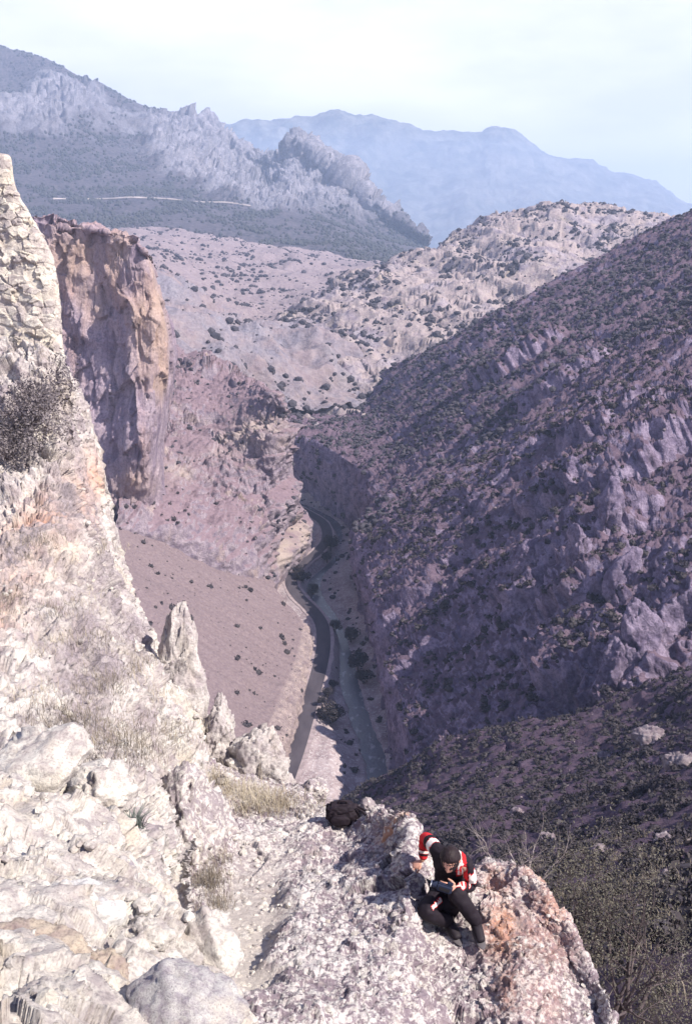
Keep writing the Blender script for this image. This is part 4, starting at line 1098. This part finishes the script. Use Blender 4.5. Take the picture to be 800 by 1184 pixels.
for px, py in [(250, 905), (262, 912), (275, 915), (288, 920), (300, 925), (270, 925), (285, 932), (315, 930), (330, 935), (256, 895), (310, 918), (345, 930)]:
    for _ in range(2):
        sp_straw.append((K_, px + rng.normal(0, 6), py + rng.normal(0, 4), 90, rng.uniform(.08, .24), .12, .0022))
for px, py in [(150, 785), (180, 800), (210, 850), (60, 745), (100, 690), (130, 640), (40, 790)]:
    for _ in range(2):
        sp_straw.append((F, px + rng.normal(0, 8), py + rng.normal(0, 6), 80, rng.uniform(.06, .15), .14, .0022))
grass('straw_grass', sp_straw, m_straw, 'dry straw coloured grass along the head of the path')
# scrubby ground cover of the shaded slope
gp_, gr_ = plant('shaded_slope', 5200, .10, .34, lambda q: clump(9, -.2, .2, 331)(q) * sstep(120, 70, q[:, 1]), .1)
vs, fs, off = [], [], 0
for c, h in zip(gp_, gr_):
    v, f = tuft_blades(c, 9, h * 1.8, h * .7, .7, .018)
    vs.append(v); fs.append(f + off); off += len(v)
tag(link('dry_grass', mesh_mixed('dry_grass', np.concatenate(vs), np.concatenate(fs), m_olivegrass)), 'thin dry grass between the scrub on the shaded slope', 'grass', None, 'stuff')
c, _ = at(F, 155, 962)
v, f = tuft_blades(c, 160, .20, .025, 1.1, .004)
tag(link('grass_tuft', mesh_mixed('grass_tuft', v - c, f, leaf_mat('blue_green_spikes', (.09, .11, .11), (.20, .22, .20), 3)), None, c), 'single spiky blue green tuft among the white rocks left of the ribbed slab', 'plant')

def rubble(name, keys, mat, label, seed):
    ps, rs = [], []
    for key, n, r0, r1, dens in keys:
        p, r = plant(key, n, r0, r1, dens, .45, .2, 3.0); ps.append(p); rs.append(r)
    stones = []
    for k in range(6):
        v, f = I2; r = np.random.default_rng(seed + k); pn = r.normal(size=(9, 3)); pn /= np.linalg.norm(pn, axis=1)[:, None]; pd = r.uniform(.5, .95, 9)
        dots = v @ pn.T; rr = np.where(dots > .15, pd / np.maximum(dots, .15), 9).min(1)
        stones.append((v * np.minimum(rr, 1.0)[:, None] * np.array([1.1, .9, .75]), f))
    tag(merged(name, stones, np.concatenate(ps), np.concatenate(rs), mat), label, 'rubble', None, 'stuff')
rubble('rubble', [('face', 1300, .010, .055, lambda q: clump(1.2, -.1, .3, 341)(q)), ('rubble_slope', 700, .008, .045, None), ('rock_ledge', 900, .01, .05, lambda q: on_path(q) + .06)], m_pale, 'loose pale stones and chips lying on the sunlit rock and path', 900)
rubble('rubble', [('shaded_slope', 900, .08, .45, lambda q: clump(10, 0, .3, 342)(q) * sstep(8, 30, q[:, 1])), ('scree_slope', 700, .12, .5, None), ('gorge_floor', 900, .15, .6, lambda q: sstep(4.8, 6.0, dist_to(q[:, :2], road_c))), ('mountain_slope', 1500, .3, 1.1, clump(20, 0, .3, 343)), ('rocky_spur', 500, .3, .9, None)], m_darkrock, 'loose grey stones scattered over the gorge slopes', 950)

# ================================================================== bushes and trees
class Twigs:
    def __init__(self): self.v, self.f, self.tips = [], [], []
    def tube(self, pts, rads, k=5):
        n0 = sum(len(a) for a in self.v); ring = []
        pts = np.array(pts, float)
        for i, p in enumerate(pts):
            d = pts[min(i + 1, len(pts) - 1)] - pts[max(i - 1, 0)]; d /= np.linalg.norm(d) + 1e-9
            a = np.cross(d, [.31, .57, .76]); a /= np.linalg.norm(a) + 1e-9; b = np.cross(d, a)
            t = np.arange(k) * 2 * math.pi / k
            ring.append(p + rads[i] * (np.cos(t)[:, None] * a + np.sin(t)[:, None] * b))
        self.v.append(np.concatenate(ring))
        for i in range(len(pts) - 1):
            for j in range(k):
                self.f.append((n0 + i * k + j, n0 + i * k + (j + 1) % k, n0 + (i + 1) * k + (j + 1) % k, n0 + (i + 1) * k + j))
    def branch(self, p, d, ln, r, depth, r_, spread=.7, up=.25):
        pts, rads = [p], [r]; q, dd = p.copy(), d.copy()
        for s in range(4):
            dd = dd + r_.normal(0, .17, 3) + np.array([0, 0, up * .15]); dd /= np.linalg.norm(dd)
            q = q + dd * ln / 4; pts.append(q.copy()); rads.append(r * (1 - .16 * (s + 1)))
        self.tube(pts, rads, 6 if r > .02 else 4)
        if depth == 0:
            self.tips.extend(pts[1:]); return
        for s in range(r_.integers(2, 4) + (depth > 1)):
            i = r_.integers(1, 5); nd = dd + r_.normal(0, spread, 3); nd[2] += up; nd /= np.linalg.norm(nd)
            self.branch(pts[i], nd, ln * r_.uniform(.55, .8), rads[i] * .62, depth - 1, r_, spread, up)
    def mesh(self, name, mat): return mesh_np(name, np.concatenate(self.v), np.array(self.f), mat, True)

def leaves_at(tips, n, spread, size, seed):
    r = np.random.default_rng(seed); tips = np.array(tips)
    p = tips[r.integers(0, len(tips), n)] + r.normal(0, spread, (n, 3))
    a = r.normal(size=(n, 3)); a /= np.linalg.norm(a, axis=1)[:, None]
    b = np.cross(a, r.normal(size=(n, 3))); b /= np.linalg.norm(b, axis=1)[:, None]
    s = size * r.uniform(.5, 1.3, n)[:, None]
    return np.stack([p - a * s, p + b * s * .45, p + a * s, p - b * s * .45], 1).reshape(-1, 3), np.arange(4 * n).reshape(-1, 4)

def bush(name, base, h, seed, label, cat, leaf=None, nleaf=0, lsize=.03, stems=6, twig=None, depth=3, spread=.7, lean=(0, 0, 0), lspread=.06, r0=.016):
    r = np.random.default_rng(seed); T = Twigs()
    for k in range(stems):
        d = np.array([r.normal(0, .45), r.normal(0, .45), 1.0]) + np.array(lean); d /= np.linalg.norm(d)
        T.branch(np.array([r.normal(0, .05), r.normal(0, .05), -.05]) * h, d, h * r.uniform(.42, .6), r0 * h, depth, r, spread, .22)
    root = bpy.data.objects.new(name, None); COL.objects.link(root); root.location = base
    tag(root, label, cat)
    link('branches', T.mesh('branches', twig or m_bark), root)
    if leaf:
        v, f = leaves_at(T.tips, nleaf, lspread * h, lsize, seed + 1)
        link('foliage', mesh_np('foliage', v, f, leaf, False), root)
    return root
bush('bare_bush', P(602, 1009, 7.75) + np.array([.05, .42, -.62]), 1.05, 501, 'leafless bush of pale bare twigs behind the ledge right of the man', 'bush', None, 0, .02, 5, m_twig, 3, .75)
bush('olive_bush', P(640, 1052, 7.2) + np.array([.34, .50, -.95]), 1.25, 502, 'olive leaved scrub bush behind the right shoulder of the ledge', 'bush', m_dry, 5200, .013, 7, m_bark, 3, .75, (.15, 0, 0))
bush('olive_bush', P(668, 1100, 6.6) + np.array([.62, .75, -1.25]), 1.45, 503, 'larger twiggy olive bush right of the ledge with bare stems showing', 'bush', m_dry, 5600, .014, 8, m_bark, 3, .8, (.2, 0, 0))
bush('olive_bush', P(720, 1175, 7.4) + np.array([.2, .3, -.9]), 1.25, 504, 'low tangled olive bush in the bottom right corner', 'bush', m_dry, 4600, .013, 8, m_bark, 3, .9, (.25, 0, 0))
c, n = at(F, 40, 492)
bush('grey_bush', c + n * .05, 1.0, 505, 'grey leaved bush clinging to the rock below the ruined wall', 'bush', leaf_mat('grey_mauve_leaves', (.10, .085, .10), (.21, .185, .195), 2), 5200, .026, 9, m_bark, 3, .85, (.2, -.25, -.5), .10)
c, n = at(F, 15, 530)
bush('grey_bush', c + n * .05, .75, 506, 'smaller grey bush at the left edge below the first one', 'bush', bpy.data.materials['grey_mauve_leaves'], 3200, .026, 7, m_bark, 3, .85, (.2, -.2, -.5), .10)
T = Twigs(); r = np.random.default_rng(9)
for k in range(4):
    T.branch(np.array([k * .35 - .5, r.normal(0, .2), .08]), np.array([1, r.normal(0, .5), r.normal(.1, .15)]) / 1.1, 1.1, .022, 2, r, .6, .05)
c = P(735, 1160, 11.0) + np.array([0, 0, 0])
o = bpy.data.objects.new('dead_branch', None); COL.objects.link(o); o.location = at('shaded_slope', 738, 1158)[0]; tag(o, 'bleached dead branches lying on the dark ground at bottom right', 'branch')
link('branches', T.mesh('branches', m_twig), o)

def tree(base, h, rad, seed, label, group=None, mat=None):
    r = np.random.default_rng(seed)
    root = bpy.data.objects.new('tree', None); COL.objects.link(root); root.location = base; tag(root, label, 'tree', group)
    T = Twigs()
    T.tube([np.array([0, 0, -.5]), np.array([.05, 0, h * .3]), np.array([.1, .05, h * .6])], [.07 * h * .6, .05 * h * .6, .03 * h * .6], 7)
    for k in range(6):
        T.branch(np.array([.05, 0, h * r.uniform(.2, .5)]), np.array([r.normal(), r.normal(), .7]) / 1.5, h * .45, .02 * h, 1, r)
    link('trunk', T.mesh('trunk', m_bark), root)
    n = 1500
    lob = r.normal(size=(16, 3)); lob /= np.linalg.norm(lob, axis=1)[:, None]; lob *= np.array([rad, rad, h * .33]) * r.uniform(.45, .8, 16)[:, None]; lob[:, 2] += h * .58
    lr = rad * r.uniform(.28, .5, 16); w = r.integers(0, 16, n)
    d = r.normal(size=(n, 3)); d /= np.linalg.norm(d, axis=1)[:, None]
    p = lob[w] + d * (lr[w] * r.uniform(.5, 1, n) ** .5)[:, None]
    a = r.normal(size=(n, 3)); a /= np.linalg.norm(a, axis=1)[:, None]
    b = np.cross(a, r.normal(size=(n, 3))); b /= np.linalg.norm(b, axis=1)[:, None]
    s = rad * .11 * r.uniform(.5, 1.2, n)[:, None]
    v = np.stack([p - a * s, p + b * s * .6, p + a * s, p - b * s * .6], 1).reshape(-1, 3)
    link('crown', mesh_np('crown', v, np.arange(4 * n).reshape(-1, 4), mat or m_scrub, False), root)
def floor_at(px, py):
    c, _ = at('gorge_floor', px, py); return c
tree(floor_at(384, 836), 7.5, 4.8, 601, 'big round dark tree standing alone on the gravel between road and river')
for k, (px, py, h, rad, lab) in enumerate([(380, 806, 4.5, 2.2, 'small tree just above the big round tree by the river'), (374, 815, 4, 1.9, 'bushy tree between the road and the big round tree'),
        (386, 795, 3.5, 1.7, 'little tree topmost of the clump above the big round tree'), (352, 672, 7, 4.0, 'dark tree between road and river at the sharp bend'), (344, 664, 6, 3.2, 'tree hugging the outer verge of the sharp bend'),
        (361, 686, 6, 3.2, 'dark tree on the near side of the sharp bend'), (384, 636, 9, 4.6, 'tall dark tree in the shade where the road leaves the view'), (390, 730, 6, 3.0, 'tree on the river bank midway along the gorge'),
        (380, 648, 6, 3, 'lower tree below the tall one in the shade'), (412, 775, 8, 4.2, 'dark tree under the gorge wall on the far bank'), (418, 790, 6.5, 3.4, 'dark tree next to the pale rock fall on the far bank'),
        (404, 742, 7, 3.6, 'farther dark tree under the gorge wall on the far bank')]):
    tree(floor_at(px, py), h, rad, 610 + k, lab)

# ================================================================== the man on the ledge
def skin_mesh(pts, edges, rad, root=0, sub=2):
    me = bpy.data.meshes.new('tmp'); o = bpy.data.objects.new('tmp', me); COL.objects.link(o)
    b = bmesh.new(); L = b.verts.layers.skin.verify()
    vs = [b.verts.new(p) for p in pts]
    for i, v in enumerate(vs):
        r = rad[i]; v[L].radius = (r, r) if np.isscalar(r) else r
        v[L].use_root = i == root
    for i, j in edges: b.edges.new((vs[i], vs[j]))
    b.to_mesh(me); b.free()
    m = o.modifiers.new('s', 'SKIN'); m.use_smooth_shade = True; m.branch_smoothing = .4
    m = o.modifiers.new('d', 'SUBSURF'); m.levels = sub; m.render_levels = sub
    dg = bpy.context.evaluated_depsgraph_get(); dg.update()
    out = bpy.data.meshes.new_from_object(o.evaluated_get(dg))
    n = len(out.vertices); co = np.zeros(n * 3, np.float32); out.vertices.foreach_get('co', co)
    fs = [list(p.vertices) for p in out.polygons]
    bpy.data.objects.remove(o); bpy.data.meshes.remove(me); bpy.data.meshes.remove(out)
    f4 = np.array([q if len(q) == 4 else q + [q[-1]] for q in fs if len(q) in (3, 4)])
    return co.reshape(-1, 3).astype(float), f4

def tube_np(pts, rads, k=8):
    T = Twigs(); pts = [np.array(p, float) for p in pts]
    d0 = pts[0] - pts[1]; d0 /= np.linalg.norm(d0); d1 = pts[-1] - pts[-2]; d1 /= np.linalg.norm(d1)
    P_ = [pts[0] + d0 * rads[0] * .9] + pts + [pts[-1] + d1 * rads[-1] * .6, pts[-1] + d1 * rads[-1] * .95]
    R_ = [rads[0] * .3] + list(rads) + [rads[-1] * .75, rads[-1] * .2]
    T.tube(P_, R_, k); return np.concatenate(T.v), np.array(T.f)

def join(*parts):
    vs, fs, off = [], [], 0
    for v, f in parts:
        vs.append(v); f = np.asarray(f)
        if f.shape[1] == 3: f = np.concatenate([f, f[:, 2:3]], 1)
        fs.append(f + off); off += len(v)
    return np.concatenate(vs), np.concatenate(fs)

def unit(v): v = np.asarray(v, float); return v / (np.linalg.norm(v) + 1e-9)

def hand(wrist, fwd, back, side, curl, size=1.0):
    """palm and five bent fingers; fwd along the hand, back = out of the back of the hand, side = +1 thumb to cross(fwd, back)"""
    fwd = unit(fwd); back = unit(back - fwd * np.dot(back, fwd)); lat = np.cross(fwd, back) * side
    parts = []
    pc = wrist + fwd * .05 * size
    v, f = I3; w = v * np.array([.050, .042, .017]) * size
    parts.append((pc + w[:, :1] * fwd + w[:, 1:2] * lat + w[:, 2:3] * back, f))
    for k, (o, ln) in enumerate([(.030, .068), (.010, .078), (-.011, .072), (-.031, .056)]):
        p = pc + fwd * .036 * size + lat * o * size; d = fwd.copy(); pts = [p]
        for s_, fr in enumerate((.42, .33, .25)):
            a = curl * (.55 + .45 * s_) + .05 * k
            d = unit(d * math.cos(a) - back * math.sin(a)); pts.append(pts[-1] + d * ln * fr * size)
        parts.append(tube_np(pts, [.0098 * size, .0090 * size, .0082 * size, .0068 * size]))
    t0 = wrist + fwd * .022 * size + lat * .030 * size; d = unit(fwd * .75 + lat * .62 - back * .2)
    p1 = t0 + d * .034 * size; p2 = p1 + unit(d * .7 + fwd * .5 - back * .3 * (1 + curl)) * .030 * size
    parts.append(tube_np([t0, p1, p2], [.0125 * size, .0105 * size, .0080 * size]))
    return join(*parts)

seat, sn = at('rock_ledge', 518, 1047)
PV = seat + np.array([0, .02, .105])
MS = .90
def B(x, y, z): return PV + np.array([x, y - .16 * z * z / .3, z]) * MS
handR, hn = at('rock_ledge', 482, 1000)
foot_ground, _ = at('rock_ledge', 549, 1085)
sh_r, sh_l = B(-.13, .13, .50), B(.14, -.08, .46)
wr_r = handR + unit(EYE - handR) * .035 + np.array([.055, .01, .035])
def ik(a, b, l1, l2, pole):
    d = b - a; n = np.linalg.norm(d); n2 = min(n, (l1 + l2) * .995); u = d / n
    x = (l1 * l1 - l2 * l2 + n2 * n2) / (2 * n2); h = math.sqrt(max(l1 * l1 - x * x, 0))
    q = np.asarray(pole, float) - u * np.dot(pole, u); q = unit(q)
    return a + u * x + q * h, a + u * n2
el_r, wr_r = ik(sh_r, wr_r, .265, .24, (-.12, .6, .75))
el_l = B(.205, -.12, .19); wr_l = B(.04, -.25, .30)
hip_r, hip_l = B(-.095, -.02, -.01), B(.095, -.03, -.01)
an_l = np.array([foot_ground[0] + .0, foot_ground[1] + .06, foot_ground[2] + .09])
fr_, _ = at('rock_ledge', 517, 1076)
an_r = np.array([fr_[0], fr_[1] + .02, fr_[2] + .09])
kn_l, an_l = ik(hip_l, an_l, .385, .375, (.22, -1.0, .22))
kn_r, an_r = ik(hip_r, an_r, .385, .375, (-.40, -.8, .22))
neck, head = B(.0, -.005, .53), B(-.03, -.12, .635)
toe_l = an_l + np.array([.03, -.17, -.055]); toe_r = an_r + np.array([.07, -.16, -.05])
kb_r, kb_l = kn_r * .78 + (hip_r + an_r) * .11, kn_l * .78 + (hip_l + an_l) * .11
J_ = [PV, B(0, .03, .16), B(0, .045, .33), B(0, .03, .46), neck, head * .6 + neck * .4, sh_r, el_r, wr_r, sh_l, el_l, wr_l, hip_r, kb_r, an_r, hip_l, kb_l, an_l]
SLIM = [.8] * 4 + [1, 1] + [.72, .75, 1] * 2 + [.7, .62, .85] * 2
E_ = [(0, 1), (1, 2), (2, 3), (3, 4), (4, 5), (3, 6), (6, 7), (7, 8), (3, 9), (9, 10), (10, 11), (0, 12), (12, 13), (13, 14), (0, 15), (15, 16), (16, 17)]
rb = [tuple(np.array(q) * MS) if isinstance(q, tuple) else q * MS for q in [(.13, .10), (.125, .095), (.145, .105), (.12, .09), .056, .052, .058, .042, .028, .058, .042, .028, .085, .057, .040, .085, .057, .040]]
rb = [tuple(np.array(q) * k) if isinstance(q, tuple) else q * k for q, k in zip(rb, SLIM)]
bv, bf = skin_mesh(J_, E_, rb)
# head with a face, turned down to the left towards the camera in his hand
hd = unit(B(-.09, -.28, .40) - head)                       # gaze
hd = unit(hd + np.array([-.12, -.85, .42]))
hx = unit(np.cross(hd, [0, 0, 1])); hz_ = np.cross(hx, hd)
def H(u, w, z): return head + hx * u + hd * w + hz_ * z      # right, front, up
v, f = ico(4)
q = v * np.array([.073, .092, .112])
jaw = sstep(.0, -.9, v[:, 2]); q[:, 0] *= 1 - .28 * jaw; q[:, 1] += .010 * jaw * (v[:, 1] > 0)
bumpf = lambda u, z, su, sz, h: h * np.exp(-((v[:, 0] * .073 - u) / su) ** 2 - ((v[:, 2] * .112 - z) / sz) ** 2) * (v[:, 1] > 0)
q[:, 1] += bumpf(0, -.018, .011, .022, .024) + bumpf(0, .022, .045, .012, .006) - bumpf(.030, .004, .014, .011, .010) - bumpf(-.030, .004, .014, .011, .010) + bumpf(0, -.060, .022, .008, .006) + bumpf(0, -.092, .018, .014, .008)
hv_ = head + q[:, :1] * hx + q[:, 1:2] * hd + q[:, 2:3] * hz_
ears = []
for sgn in (-1, 1):
    w = I2[0] * np.array([.010, .020, .032]); ears.append((H(sgn * .074, -.008, -.002) + w[:, :1] * hx + w[:, 1:2] * hd + w[:, 2:3] * hz_, I2[1]))
HR = hand(wr_r, unit(handR - wr_r) * .6 + np.array([-.9, -.1, -.25]), np.array([.1, -.35, 1.0]), -1, .28)
HL = hand(wr_l, np.array([-.95, -.10, .18]), np.array([.05, -1.0, .35]), 1, .75)
pv, pf = join((bv, bf), (hv_, f), *ears, HR, HL)
person = link('person', mesh_mixed('person', pv - seat, pf, None or plain('weathered_skin', (.50, .27, .21), .55, .12, 60), True), None, seat)
tag(person, 'man in black jacket with red and white stripes sitting over a small camera', 'person')
lips = (.42, .16, .14)
def part(name, v, f, mat, parent=person, org=None):
    return link(name, mesh_mixed(name, v - seat, np.asarray(f) if np.asarray(f).shape[1] == 4 else np.concatenate([f, f[:, 2:3]], 1), mat, True), parent)
v2, f2 = I2
for sgn in (-1, 1):
    part('eye', H(sgn * .030, .080, .004) + v2 * .011, f2, plain('dark_eye', (.03, .02, .02), .2))
v, f = ico(5)
keep_dir = np.maximum(0, v[:, 2] * .8 - v[:, 1] * .75 + .05)
q = v * np.array([.082, .101, .121]) + v * (.010 * fbm(v * np.array([9, 4, 9]), 5, 777, .6, True))[:, None]
q = q * (1 - .14 * sstep(.22, .0, v[:, 2] * .85 - v[:, 1] * .62))[:, None]
m_hair = plain('short_dark_hair', (.022, .015, .018), .6, .4, 160)
part('hair', head + q[:, :1] * hx + q[:, 1:2] * hd + q[:, 2:3] * hz_, f, m_hair)
# jacket
JJ = [B(0, -.01, .02), B(0, .03, .17), B(0, .045, .33), B(0, .03, .455), B(0, .0, .515), sh_r, el_r, wr_r * .93 + el_r * .07, sh_l, el_l, wr_l * .93 + el_l * .07]
JE = [(0, 1), (1, 2), (2, 3), (3, 4), (3, 5), (5, 6), (6, 7), (3, 8), (8, 9), (9, 10)]
jr = [tuple(np.array(q) * MS) if isinstance(q, tuple) else q * MS for q in [(.155, .125), (.155, .122), (.170, .130), (.145, .110), .075, .080, .062, .047, .080, .062, .047]]
jv, jf = skin_mesh(JJ, JE, jr, 0, 3)
jv = jv + .013 * np.stack([fbm(jv * np.array([9, 9, 20]), 4, 801, .5, True), fbm(jv * np.array([9, 9, 20]), 4, 802, .5, True), fbm(jv * 14, 3, 803)], 1)
def seg_t(p, a, b):
    d = b - a; t = np.clip(((p - a) @ d) / (d @ d), 0, 1)
    return t, np.linalg.norm(p - (a + t[:, None] * d), axis=1)
tone = np.zeros(len(jv))
t1, d1 = seg_t(jv, sh_r, el_r); tone[(d1 < .11) & (t1 > .62) & (t1 <= 1)] = 1
t1b, d1b = seg_t(jv, el_r, wr_r); tone[(d1b < .09) & (t1b < .12) & (d1 < .12)] = 1
tone[(d1 < .11) & (t1 > .12) & (t1 < .40)] = 2
tone[(d1b < .08) & (t1b > .50) & (t1b < .62)] = 2; tone[(d1b < .08) & (t1b > .72) & (t1b < .84)] = 1
t2, d2 = seg_t(jv, sh_l, el_l)
# stripes run from the left side of the neck over the shoulder and down the chest
sx_, sy_, sz_ = ((jv - PV) / MS).T; sy_ = sy_ + .16 * sz_ * np.abs(sz_) / .3
u = sx_ - .085 - (.50 - sz_) * .10
front = (sz_ > .27) & (sz_ < .60) & (sx_ > .02) & (d2 > .0) & (t2 < .55)
band = front & (u > -.045) & (u < .055)
tone[band] = 1
tone[band & (u > -.033) & (u < -.016)] = 2; tone[band & (u > .002) & (u < .018)] = 2
tone[(d2 < .12) & (t2 > .22) & (t2 < .70) & (u > .060) & (sy_ < .05)] = 2
tone[(sz_ > .04) & (sz_ < .12) & (sx_ > .03) & (sy_ < .08) & (d2 > .10)] = 1
tone[(sz_ > .045) & (sz_ < .11) & (sx_ > .03) & (sx_ < .065) & (sy_ < .08) & (d2 > .10)] = 2
t = NT('black_red_white_jacket')
c = t.mix(t.rng(t.attr('tone'), .45, .55), (.016, .012, .018), (.52, .022, .030)); c = t.mix(t.rng(t.attr('tone'), 1.45, 1.55), c, (.70, .65, .62))
m_jack = t.out(c, t.bump(t.noise(45, 4), .004), .7)
jo = part('jacket', jv, jf, m_jack)
a = jo.data.attributes.new('tone', 'FLOAT', 'POINT'); a.data.foreach_set('value', tone.astype(np.float32))
col_v, col_f = tube_np([neck + np.array([0, .01, -.035]), neck + np.array([0, -.005, .02])], [.078, .070], 14)
part('collar', col_v, col_f, plain('black_collar', (.02, .015, .022), .8), jo)
# trousers
TT = [B(0, 0, .03), hip_r, kn_r, an_r - (kn_r - an_r) * .10, hip_l, kn_l, an_l - (kn_l - an_l) * .10]
tv, tf = skin_mesh(TT, [(0, 1), (1, 2), (2, 3), (0, 4), (4, 5), (5, 6)], [(.15, .12), .105, .078, .062, .105, .078, .062], 0, 3)
tv = tv + .013 * np.stack([fbm(tv * np.array([9, 9, 19]), 4, 811, .5, True), fbm(tv * 13, 4, 812, .5, True), fbm(tv * 13, 3, 813)], 1)
tone = np.zeros(len(tv))
eye_d = unit(EYE - PV)
for h0, k0, w_, lo_, hi_, half in ((hip_l, kn_l, np.array([.55, 0, .9]), .20, .98, .034), (hip_r, kn_r, unit(eye_d + np.array([.35, 0, 0])), .35, .85, .016)):
    ta, da = seg_t(tv, h0, k0); off_ = tv - (h0 + ta[:, None] * (k0 - h0)); w_ = unit(w_ - unit(k0 - h0) * np.dot(w_, unit(k0 - h0))); lat = unit(np.cross(unit(k0 - h0), w_))
    tone[(ta > lo_) & (ta < hi_) & (off_ @ w_ > .02) & (np.abs(off_ @ lat) < half) & (da < .13)] = 2
to = part('trousers', tv, tf, m_jack)
a = to.data.attributes.new('tone', 'FLOAT', 'POINT'); a.data.foreach_set('value', tone.astype(np.float32))
for an, toe in ((an_r, toe_r), (an_l, toe_l)):
    sv, sf = skin_mesh([an + np.array([0, .05, -.045]), an + np.array([0, .0, .0]), an * .5 + toe * .5, toe], [(0, 1), (1, 2), (2, 3)], [.042, .050, (.046, .040), (.040, .026)], 1, 2)
    so = part('shoe', sv, sf, plain('dark_shoe', (.022, .018, .024), .6))
    d = unit(toe - an); lo = sv[:, 2].min()
    v, f = ico(3); w = v * np.array([.046, .135, .012]); ang = math.atan2(-d[0], d[1]); ca, sa = math.cos(ang), math.sin(ang)
    w = np.stack([w[:, 0] * ca - w[:, 1] * sa, w[:, 0] * sa + w[:, 1] * ca, w[:, 2] + w[:, 1] * d[2] * .4], 1)
    part('sole', w + (an * .5 + toe * .5) + np.array([0, 0, -.044]), f, plain('grey_sole', (.10, .09, .10), .8), so)

# ---- the small camera in his left hand
cam_c = wr_l + np.array([-.105, -.045, .035])
root = bpy.data.objects.new('video_camera', None); COL.objects.link(root); root.location = cam_c
root.rotation_euler = (R(-14), R(10), R(-16))
tag(root, 'small blue black handheld camera held in the left hand of the man', 'camera')
def bx(sx, sy, sz, bev=.008):
    b = bmesh.new(); bmesh.ops.create_cube(b, size=1); bmesh.ops.scale(b, vec=(sx, sy, sz), verts=b.verts)
    bmesh.ops.bevel(b, geom=b.edges[:], offset=bev, segments=3, affect='EDGES'); return b
def bm_obj(name, b, mat, parent, loc=(0, 0, 0)):
    me = bpy.data.meshes.new(name); bmesh.ops.translate(b, vec=loc, verts=b.verts); b.to_mesh(me); b.free(); me.materials.append(mat); return link(name, me, parent)
m_cam = plain('dark_blue_plastic', (.022, .028, .055), .35)
bm_obj('camera_body', bx(.135, .058, .066, .012), m_cam, root)
b = bmesh.new(); bmesh.ops.create_cone(b, cap_ends=True, segments=28, radius1=.027, radius2=.030, depth=.05)
bmesh.ops.rotate(b, matrix=Matrix.Rotation(R(90), 3, 'Y'), verts=b.verts)
le = bm_obj('lens', b, m_cam, root, (-.088, 0, .004))
b = bmesh.new(); bmesh.ops.create_cone(b, cap_ends=True, segments=28, radius1=.031, radius2=.031, depth=.008); bmesh.ops.rotate(b, matrix=Matrix.Rotation(R(90), 3, 'Y'), verts=b.verts)
bm_obj('lens_ring', b, plain('silver_ring', (.72, .72, .74), .3), le, (-.113, 0, .004))
bm_obj('viewfinder', bx(.050, .028, .024, .005), m_cam, root, (.040, .006, .046))
bm_obj('hand_strap', bx(.090, .006, .026, .002), plain('black_strap', (.02, .018, .022), .8), root, (.005, -.034, -.002))

# ---- black bag left at the edge of the ledge
bc, _ = at('rock_ledge', 396, 946)
root = bpy.data.objects.new('bag', None); COL.objects.link(root); root.location = bc + np.array([0, -.02, .0])
tag(root, 'slumped black bag with a loose strap lying at the far edge of the ledge', 'bag')
m_bag = plain('black_nylon', (.018, .013, .019), .75, .4, 14)
v, f = ico(5); p = np.sign(v) * np.abs(v) ** .75 * np.array([.185, .12, .125])
p = p + v * (.028 * fbm(v * 2.6, 4, 901))[:, None] + v * (.012 * facet(v * 3.2, 905, .4))[:, None]; p[:, 2] += .095 - .05 * p[:, 0]
link('bag_body', mesh_np('bag_body', p, f, m_bag, True), root)
v, f = ico(4); p = np.sign(v) * np.abs(v) ** .7 * np.array([.105, .040, .060]) + v * (.01 * fbm(v * 3, 3, 903))[:, None] + np.array([-.02, -.12, .075])
link('front_pocket', mesh_np('front_pocket', p, f, m_bag, True), root)
for k, pts in enumerate([[(.15, -.06, .20), (.24, -.09, .15), (.28, -.12, .04), (.24, -.17, -.01), (.17, -.16, .02), (.14, -.12, .10)], [(.17, .0, .18), (.27, -.04, .14), (.345, -.08, .07), (.36, -.13, .01), (.30, -.17, -.01)], [(-.05, .0, .20), (-.03, .0, .245), (.04, .0, .24), (.06, .0, .19)]]):
    T = Twigs(); q = resample(np.array(pts), 26); T.tube(list(q), [.0135] * 26, 6)
    link('strap' if k < 2 else 'grab_handle', T.mesh('strap', m_bag), root)
